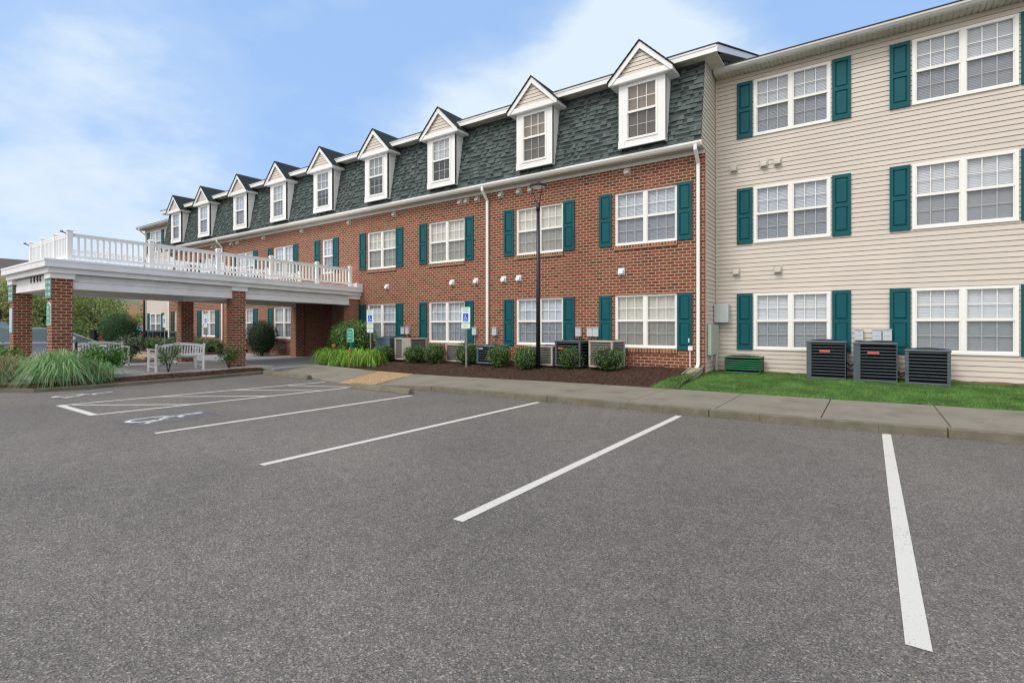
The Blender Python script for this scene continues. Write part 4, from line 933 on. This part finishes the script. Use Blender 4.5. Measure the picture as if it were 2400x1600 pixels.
# daylilies: clumps one can tell apart
G='daylily clumps at the entrance bed'
for i,(x,y) in enumerate(((-16.55,11.55),(-16.1,11.15),(-15.55,10.95),(-15.0,10.85),(-14.4,10.85),(-13.85,10.9),(-13.3,11.0),(-15.9,11.5),(-15.1,11.2),(-14.3,11.25),(-13.75,11.35))):
    gclump('daylily','bright green arching daylily clump at the foot of the round holly',(x,y,zbed(x,y)),.60,.56,130,.013,'lily',0,'daylily',6,1.12,spread=.10,rmin=.35)['group']=G
for (x,y,z) in ((-15.35,11.1,.78),(-14.35,11.0,.62)):
    f=thing('daylily_flower','orange daylily flower on a stalk '+('higher, before the round holly' if z>.7 else 'lower, just left of the small green sign post'),'flower',(x,y,zbed(x,y)))
    m=MB(); m.tube([(x,y,zbed(x,y)),(x+.02,y-.03,z)],.005,5); m.build('stalk','tealpost',f)
    P=np.tile([x+.02,y-.05,z+.02],(14,1))+rng.normal(0,.022,(14,3)); cloud_mesh('petals',leaves(P,unit(rng.normal(0,1,(14,3))),.09,.5,.5),4,'orange',f,f.location)
# ================================================================= SIGNS AND POSTS
def polesign(x,y,zg,ztop,parts,label,group):
    t=thing('parking_sign',label,'sign',(x,y,zg),group)
    m=MB(); m.prism([(-.028,0),(-.028,.022),(-.016,.022),(-.010,.008),(.010,.008),(.016,.022),(.028,.022),(.028,0),(.012,0),(.006,-.012),(-.006,-.012),(-.012,0)],'z',zg-.05,ztop-.05)
    m.v=[(a+x,b+y,c) for a,b,c in m.v]; m.build('post','galv',t)
    z=ztop
    for k,hh in enumerate(parts):
        p=MB(); p.prism([(x-.17,z-hh+.02),(x-.15,z-hh),(x+.15,z-hh),(x+.17,z-hh+.02),(x+.17,z-.02),(x+.15,z),(x-.15,z),(x-.17,z-.02)],'y',y-.018,y-.014)
        po=p.build('sign_panel','signwhite',t)
        p=MB(); p.prism([(x-.145,z-.008),(x+.145,z-.008),(x+.145,z-.018),(x-.145,z-.018)],'y',y-.0195,y-.018); p.prism([(x-.145,z-hh+.018),(x+.145,z-hh+.018),(x+.145,z-hh+.008),(x-.145,z-hh+.008)],'y',y-.0195,y-.018)
        p.build('border','signteal',po)
        if k==0:
            lettering('lettering','RESERVED',.052,(x,y-.019,z-.065),'signteal',po,depth=.002); lettering('lettering','PARKING',.052,(x,y-.019,z-.125),'signteal',po,depth=.002)
            p=MB(); p.box(x-.10,x+.10,y-.021,y-.0182,z-.42,z-.19); so_=p.build('blue_square','signblue',po)
            p=MB(); isa(lambda u,v:(x-.075+u*.15,y-.0225,z-.40+v*.165),p); p.build('wheelchair_emblem','signwhite',so_,recalc=False)
        else:
            lettering('lettering',('PENALTY','$100-500')[0] if k==1 else 'FINE',.045,(x,y-.019,z-hh*.5),'signteal',po,depth=.002)
        z-=hh+.004
    return t
polesign(-9.88,11.72,.2,2.045,[.48,.165],'reserved parking sign with wheelchair emblem on the tall post nearest the lamp post','accessible parking signs')
polesign(-14.15,11.67,.2,2.045,[.48,.16,.15],'reserved parking sign with three stacked panels beside the big round holly','accessible parking signs')
polesign(-26.75,11.96,.15,2.045,[.48,.165],'wheelchair parking sign seen under the carport in front of a brick-wall window','accessible parking signs')
polesign(-30.55,11.6,.15,2.045,[.48,.165],'wheelchair parking sign seen left of the farther brick column, before the wing corner','accessible parking signs')
def arch(cx,y,z0,z1,hw,n=10,flat=.6):
    pts=[(cx-hw,z0),(cx+hw,z0)]; r_=hw
    for k in range(n+1): a=math.pi*k/n; pts.append((cx+hw*math.cos(a),z1-hw*flat+hw*flat*math.sin(a)))
    return pts
x,y=-14.72,11.35; t=thing('directional_sign','small teal arched sign with a white arrow on a thick teal post in the daylilies','sign',(x,y,.2))
m=MB(); m.box(x-.06,x+.06,y-.06,y+.06,.15,1.0); m.build('post','tealpost',t,bev=.008)
m=MB(); m.prism(arch(x,y,.93,1.40,.17),'y',y-.09,y-.065); o=m.build('sign_border','signwhite',t)
m=MB(); m.prism(arch(x,y,.945,1.385,.155),'y',y-.094,y-.0905); p=m.build('sign_panel','signteal',t)
lettering('lettering','LEASING',.062,(x,y-.096,1.26),'signwhite',p,depth=.003); lettering('lettering','OFFICE',.062,(x,y-.096,1.16),'signwhite',p,depth=.003)
m=MB(); m.box(x-.05,x+.10,y-.098,y-.0945,1.045,1.065); m.prism([(x-.10,1.055),(x-.05,1.085),(x-.05,1.025)],'y',y-.098,y-.0945); m.build('arrow','signwhite',p)
def wallsign(name,label,x,y,z0,z1,hw,mat_,lines,size,lm='signwhite',frame=None):
    t=thing(name,label,'sign',(x,y,z0)); m=MB(); m.box(x-hw,x+hw,y-.02,y,z0,z1); p=m.build('sign_panel',mat_,t,bev=.003)
    for k,l in enumerate(lines): lettering('lettering',l,size,(x,y-.022,z1-(z1-z0)*(k+.65)/(len(lines)+.3)),lm,p,depth=.003,bold=.003)
    return t
wallsign('unit_number_sign','sage green unit number sign on the nearer front carport column',-17.03,3.876,2.18,2.68,.235,'signgreen',['117 • 124','217 • 224','317 • 324'],.098)
wallsign('unit_number_sign','sage green unit number sign on the outer carport column at the left edge',-20.74,3.876,2.18,2.68,.235,'signgreen',['101 • 112','201 • 212','301 • 312'],.098)
t=thing('arched_sign','bright green arched notice on the nearer front carport column','sign',(-17.0,3.87,1.5))
m=MB(); m.prism(arch(-17.0,0,1.50,2.08,.16,flat=.8),'y',3.858,3.878); m.build('sign_border','signwhite',t)
m=MB(); m.prism(arch(-17.0,0,1.525,2.055,.135,flat=.85),'y',3.853,3.8575); p=m.build('sign_panel','signteal',t)
m=MB(); m.prism([(-17.03,1.90),(-16.97,1.90),(-16.97,1.97),(-17.0,2.0),(-17.03,1.97)],'y',3.849,3.8525); m.box(-17.12,-16.88,3.849,3.8525,1.845,1.86)
for z in (1.80,1.76,1.68,1.64,1.56): m.box(-17.10,-16.90,3.849,3.8525,z,z+.014)
m.build('lettering','signwhite',p)
t=thing('notice_board','tall pale blue and cyan notice on the outer carport column','sign',(-20.74,3.87,1.28))
m=MB(); m.box(-20.88,-20.60,3.862,3.878,1.62,2.0); m.build('upper_sheet','palesheet',t); m=MB(); m.box(-20.88,-20.60,3.862,3.878,1.28,1.617); p=m.build('lower_sheet','palecyan',t)
m=MB()
for z in (1.36,1.44,1.50,1.56): m.box(-20.84,-20.64,3.858,3.8615,z,z+.018)
m.build('lettering','signwhite',p)
def lamp(x,y,zg,H,label):
    t=thing('lamp_post',label,'lamp post',(x,y,zg),'black lamp posts'); m=MB()
    m.tube([(x,y,zg-.05),(x,y,zg+H*.42),(x,y,zg+H*.86)],[.062,.058,.048],16); m.build('pole','black',t,smooth=True)
    m=MB(); m.tube([(x,y,zg+H*.855),(x,y,zg+H*.895)],.055,14); zt=zg+H*.99
    m.tube([(x+.02,y,zg+H*.89),(x+.06,y,zg+H*.92),(x+.115,y,zg+H*.965),(x+.13,y,zt)],.013,6); m.tube([(x-.02,y,zg+H*.89),(x-.09,y,zg+H*.92),(x-.19,y,zg+H*.96),(x-.21,y,zt)],.013,6); m.build('yoke_arm','black',t,smooth=True)
    m=MB(); m.tube([(x,y,zt-.03),(x,y,zt+.0),(x,y,zt+.04),(x,y,zt+.075),(x,y,zt+.12)],[.24,.25,.22,.08,.05],24); hd=m.build('lamp_head','black',t)
    m=MB(); m.tube([(x,y,zt-.036),(x,y,zt-.031)],.20,24); m.build('lens','lens',hd); return t
lamp(-7.58,12.10,.21,5.22,'black lamp post in the mulch bed in front of the brick wall'); lamp(-33.9,11.85,.16,5.15,'black lamp post far behind the carport')
t=thing('bollard_light','slim black post standing beside the farther bench','bollard',(-18.2,4.72,.17)); m=MB(); m.tube([(-18.2,4.72,.15),(-18.2,4.72,1.0),(-18.2,4.72,1.06)],[.035,.035,.02],12); m.build('post','black',t,smooth=True)
# ================================================================= BENCHES
def bench(loc,rz,label):
    t=thing('park_bench',label,'bench',(0,0,0),'white slatted benches'); L_=.63
    m=MB()
    for k in range(5): y=-.05-k*.093; m.box(-L_+.03,L_-.03,y-.078,y,.405,.43)
    m.box(-L_+.03,L_-.03,-.50,-.475,.34,.40); m.build('seat','white',t,bev=.004)
    m=MB(); 
    n=16
    def ar(u): return .73+.07*math.cos((u)*math.pi/2)
    for k in range(10):
        a=-1+2*k/10;b=-1+2*(k+1)/10; x0,x1=a*(L_-.03),b*(L_-.03); i=len(m.v)
        for (xx,u) in ((x0,a),(x1,b)): m.v+=[(xx,.015,ar(u)-.055),(xx,.045,ar(u)-.055),(xx,.06,ar(u)+.02),(xx,.03,ar(u)+.02)]
        m.f+=[(i+q,i+(q+1)%4,i+4+(q+1)%4,i+4+q) for q in range(4)]
    m.box(-L_+.03,L_-.03,-.015,.01,.44,.50)
    for k in range(n):
        x=-L_+.075+(2*L_-.15)*k/(n-1); i=len(m.v); m.v+=[(x-.018,-.01,.49),(x+.018,-.01,.49),(x+.018,.032,.72),(x-.018,.032,.72),(x-.018,.004,.49),(x+.018,.004,.49),(x+.018,.046,.72),(x-.018,.046,.72)]
        m.f+=[(i,i+1,i+2,i+3),(i+4,i+7,i+6,i+5),(i,i+3,i+7,i+4),(i+1,i+5,i+6,i+2)]
    m.build('backrest','white',t)
    for s in (-1,1):
        x=s*(L_); m=MB(); m.prism([(-.02,0),(.035,0),(.035,.42),(.085,.79),(.035,.79),(-.02,.42)],'x',x-.025,x+.025); m.build('leg','white',t,bev=.004)
        m=MB(); m.box(x-.025,x+.025,-.52,-.465,0,.62); m.build('leg','white',t,bev=.004)
        m=MB(); m.box(x-.035,x+.035,-.56,.03,.62,.65); m.build('armrest','white',t,bev=.006); m=MB(); m.box(x-.015,x+.015,-.465,-.02,.12,.16); m.build('stretcher','white',t)
    t.location=loc; t.rotation_euler=(0,0,rz); return t
b1=bench((-16.62,6.72,.17),R(-90),'white slatted bench seen from behind, nearer to the parking lot')
b2=copy_thing(b1,(-20.30,5.85,.17),'white slatted bench facing us across the patio, behind the leafy shrub',R(90))
# ================================================================= CARS
def car(name,label,loc,rz,Ln,W,H,paint,glasshgt=.6,boxy=0,lightm='redlens'):
    t=thing(name,label,'car',(0,0,0)); hw=W/2
    # stations along x (front +x): x, z_sill, z_belt, z_roof (0 = none), width factor
    zb=H-glasshgt
    st=[(-.5,.42,.55,.72),(-.485,.26,.78,.92),(-.44,.22,zb-.04,.97),(-.30,.2,zb,1),(0,.2,zb-.01,1),(.20,.2,zb-.05,1),(.30,.22,zb-.13,.99),(.42,.24,zb-.22,.96),(.485,.28,.62,.88),(.5,.40,.52,.66)]
    m=MB(); prof=[]
    for (x,z0,z1,wf) in st:
        w_=hw*wf; X=x*Ln; prof.append([(X,-w_*.80,z0),(X,-w_*.98,z0+.06),(X,-w_,z0+(z1-z0)*.55),(X,-w_*.93,z1-.04),(X,-w_*.80,z1),(X,0,z1+.03),(X,w_*.80,z1),(X,w_*.93,z1-.04),(X,w_,z0+(z1-z0)*.55),(X,w_*.98,z0+.06),(X,w_*.80,z0)])
    for r_ in prof: m.v+=r_
    k=11
    for i in range(len(prof)-1):
        for j in range(k): m.f.append((i*k+j,i*k+(j+1)%k,(i+1)*k+(j+1)%k,(i+1)*k+j))
    m.f.append(tuple(range(k))); m.f.append(tuple((len(prof)-1)*k+j for j in reversed(range(k)))); body=m.build('body',paint,t,smooth=False,bev=.02)
    sm_=MB()
    for s in (-1,1):
        for xq in (-.17,.07,.27): sm_.box(xq*Ln-.006,xq*Ln+.006,s*hw*.97,s*(hw+.003),.32,zb-.10)
        for xq in (-.13,.11): sm_.box(xq*Ln,xq*Ln+.16,s*hw*.97,s*(hw+.03),zb-.17,zb-.14)
        sm_.box(-.30*Ln,.30*Ln,s*hw*.95,s*(hw+.006),.2,.34)
    sm_.build('door_trim','black',t)
    # cabin: glass hull + painted roof and pillars
    cx=[(-.47 if boxy else -.42,0),(-.36 if boxy else -.27,1),(.13,1),(.35,0)]
    g=MB(); lo=[];up=[]
    A=[(cx[0][0]*Ln,zb-.04),(cx[1][0]*Ln,H-.05),(cx[2][0]*Ln,H-.05),(cx[3][0]*Ln,zb-.10)]
    def wz(z): return hw*(.80-.14*(z-zb)/(H-zb))
    pts=[]
    for s in (-1,1): pts.append([(x,s*wz(z),z) for x,z in A])
    g.quad(*pts[0]); g.quad(*pts[1][::-1])
    for i in range(4): a,b=i,(i+1)%4; g.quad(pts[0][a],pts[1][a],pts[1][b],pts[0][b])
    gl=g.build('window_glass','carglass',t,bev=.03)
    r_=MB(); r_.prism([(A[1][0]-.06,H-.065),(A[1][0]+.12,H-.02),((A[1][0]+A[2][0])/2,H),(A[2][0]-.1,H-.02),(A[2][0]+.05,H-.065)],'y',-wz(H)*.99,wz(H)*.99)
    for s in (-1,1):
        for (i,j) in ((0,1),(2,3)):
            p=Vector((A[i][0],s*(wz(A[i][1])+.008),A[i][1])); q=Vector((A[j][0],s*(wz(A[j][1])+.008),A[j][1])); r_.tube([p,q],.035,6)
        xm=(A[1][0]+A[2][0])/2; r_.tube([(xm,s*(wz(zb)+.0),zb-.02),(xm,s*wz(H-.05),H-.05)],.03,6)
    r_.build('roof',paint,t)
    for (x,s) in ((-.31,-1),(-.31,1),(.31,-1),(.31,1)):
        y=s*(hw-.02); w_=MB(); w_.tube([(x*Ln,y-.20*s,.33),(x*Ln,y,.33)],.33,20); wh=w_.build('wheel','tyre',t); w_=MB(); w_.tube([(x*Ln,y,.33),(x*Ln,y+.012*s,.33)],.21,14); w_.build('rim','rim',wh)
    for s in (-1,1):
        a=MB(); a.box(-.5*Ln-.0,-.46*Ln,s*hw*.62,s*hw*.90,.72,.72+(.45 if boxy else .16)); a.build('tail_light',lightm,t,bev=.02)
        a=MB(); a.box(.45*Ln,.492*Ln,s*hw*.52,s*hw*.84,.58,.70); a.build('headlight','lens',t,bev=.02); a=MB(); a.box(.19*Ln,.19*Ln+.10,s*hw*.95,s*(hw+.16),zb+.0,zb+.13); a.build('wing_mirror',paint,t,bev=.03)
    t.location=loc; t.rotation_euler=(0,0,rz); return t
car('silver_car','silver sedan standing just behind the brick columns',(-23.1,4.75,0),R(88),4.8,1.82,1.44,'silver',.45)
car('grey_car','graphite grey wagon behind the silver sedan at the left edge',(-33.6,5.4,0),R(88),4.7,1.85,1.72,'greycar',.62,1)
car('red_car','red car partly hidden behind the dome-shaped evergreen',(-47.5,16.1,0),R(165),4.5,1.8,1.62,'redcar',.58,1)
t=thing('waste_bin','black waste bin standing left of the dome-shaped evergreen','bin',(-46.6,13.25,0)); m=MB(); m.prism([(-46.32,0),(-46.88,0),(-47.02,1.12),(-46.18,1.12)],'y',13.0,13.55); m.build('tub','ink',t,bev=.03); m=MB(); m.box(-47.05,-46.15,12.96,13.6,1.12,1.2); m.build('lid','ink',t,bev=.03)
t=thing('hydrant','red hydrant between the black bin and the dome-shaped evergreen','hydrant',(-43.5,12.68,0)); m=MB(); m.tube([(-43.5,12.68,0),(-43.5,12.68,.55),(-43.5,12.68,.56),(-43.5,12.68,.66),(-43.5,12.68,.67),(-43.5,12.68,1.0),(-43.5,12.68,1.1),(-43.5,12.68,1.16)],[.12,.12,.16,.16,.12,.12,.09,.03],14); m.build('barrel','hydrant',t,smooth=False)
m=MB(); m.tube([(-43.28,12.68,.85),(-43.72,12.68,.85)],.055,10); m.build('outlet_cap','hydrant',t)
# ================================================================= FAR BACKGROUND
b=MB()
def bk(a,c):
    y=-25+a*75; x=-58-c*60; zz=8.5*(1-math.exp(-((c*60)/11)**1.6))*(.75+.25*math.sin(y*.09+1)); return (x-.15*y,y,-.1+zz+.35*math.sin(y*.4+c*9)*c)
b.grid(bk,40,24); struct(b.build('hill','bank',None,smooth=True))
fb_=thing('far_building','distant brown-roofed house rising behind the trees at the left edge','building',(-108,14,6))
m=MB(); m.box(-121,-101,-11,30,2,8.55); m.build('wall','farwall',fb_)
m=MB(); 
P4=[(-100,-12,8.6),(-100,31,8.6),(-122,31,8.6),(-122,-12,8.6)]; rdg=[(-111,-8,12.0),(-111,27,12.0)]
m.quad(P4[0],P4[1],rdg[1],rdg[0]); m.quad(P4[1],P4[2],rdg[1]); m.quad(P4[2],P4[3],rdg[0],rdg[1]); m.quad(P4[3],P4[0],rdg[0]); m.quad(*P4[::-1]); m.build('roof','farroof',fb_,recalc=False)
def tree(x,y,h,r,m,label,n=5200,zb=None):
    t=thing('tree',label,'tree',(x,y,0),'trees behind the parking lot'); b=MB(); zb=zb if zb is not None else 0
    b.tube([(x,y,-.1),(x+.1,y,h*.25),(x,y+.1,h*.5),(x-.05,y,h*.75)],[.16,.13,.09,.04],8)
    cl=[]
    for k in range(44):
        a=random.uniform(0,6.28); hh=random.uniform(.10,.93)*h; rr=r*1.15*math.sin(min(1,(1-hh/h)*1.9+.2)*1.5)*random.uniform(.35,.95); c=Vector((x+rr*math.cos(a),y+rr*math.sin(a),hh)); cl.append(c)
        if k<12: b.tube([(x,y,hh*.55),(x+(c.x-x)*.6,y+(c.y-y)*.6,hh*.9),tuple(c)],[.06,.035,.012],5)
    b.build('trunk','stem',t,smooth=True)
    C=np.array([tuple(q) for q in cl]); i_=rng.integers(0,len(C),n); d=unit(rng.normal(0,1,(n,3))); P=C[i_]+d*(rng.uniform(.3,1,n)**.5*r*.36)[:,None]*np.array([1,1,.8]); P[:,2]=np.maximum(P[:,2],.35)
    cloud_mesh('crown',leaves(P,d,.20,.55,.8),4,m,t,t.location); return t
kinds=[('tree','bushy mid-green tree in the row seen beneath the carport'),('tree2','olive-green feathery tree in the row seen beneath the carport')]
for i,(x,y,h,r) in enumerate(((-56,6.5,5.6,2.4),(-55,9.6,5.0,2.3),(-57,12.6,5.4,2.6),(-56,15.8,4.6,2.4),(-61,18.2,3.4,2.2),(-62,9,5.8,2.6),(-63,14.5,5.6,2.6),(-62,3,6.2,2.8),(-60,22.5,3.9,1.8),(-57,20.6,2.0,1.5),(-68,19.3,4.0,2.2),(-66,29.5,5.2,1.6))):
    tree(x,y,h,r,kinds[i%2][0],kinds[i%2][1])
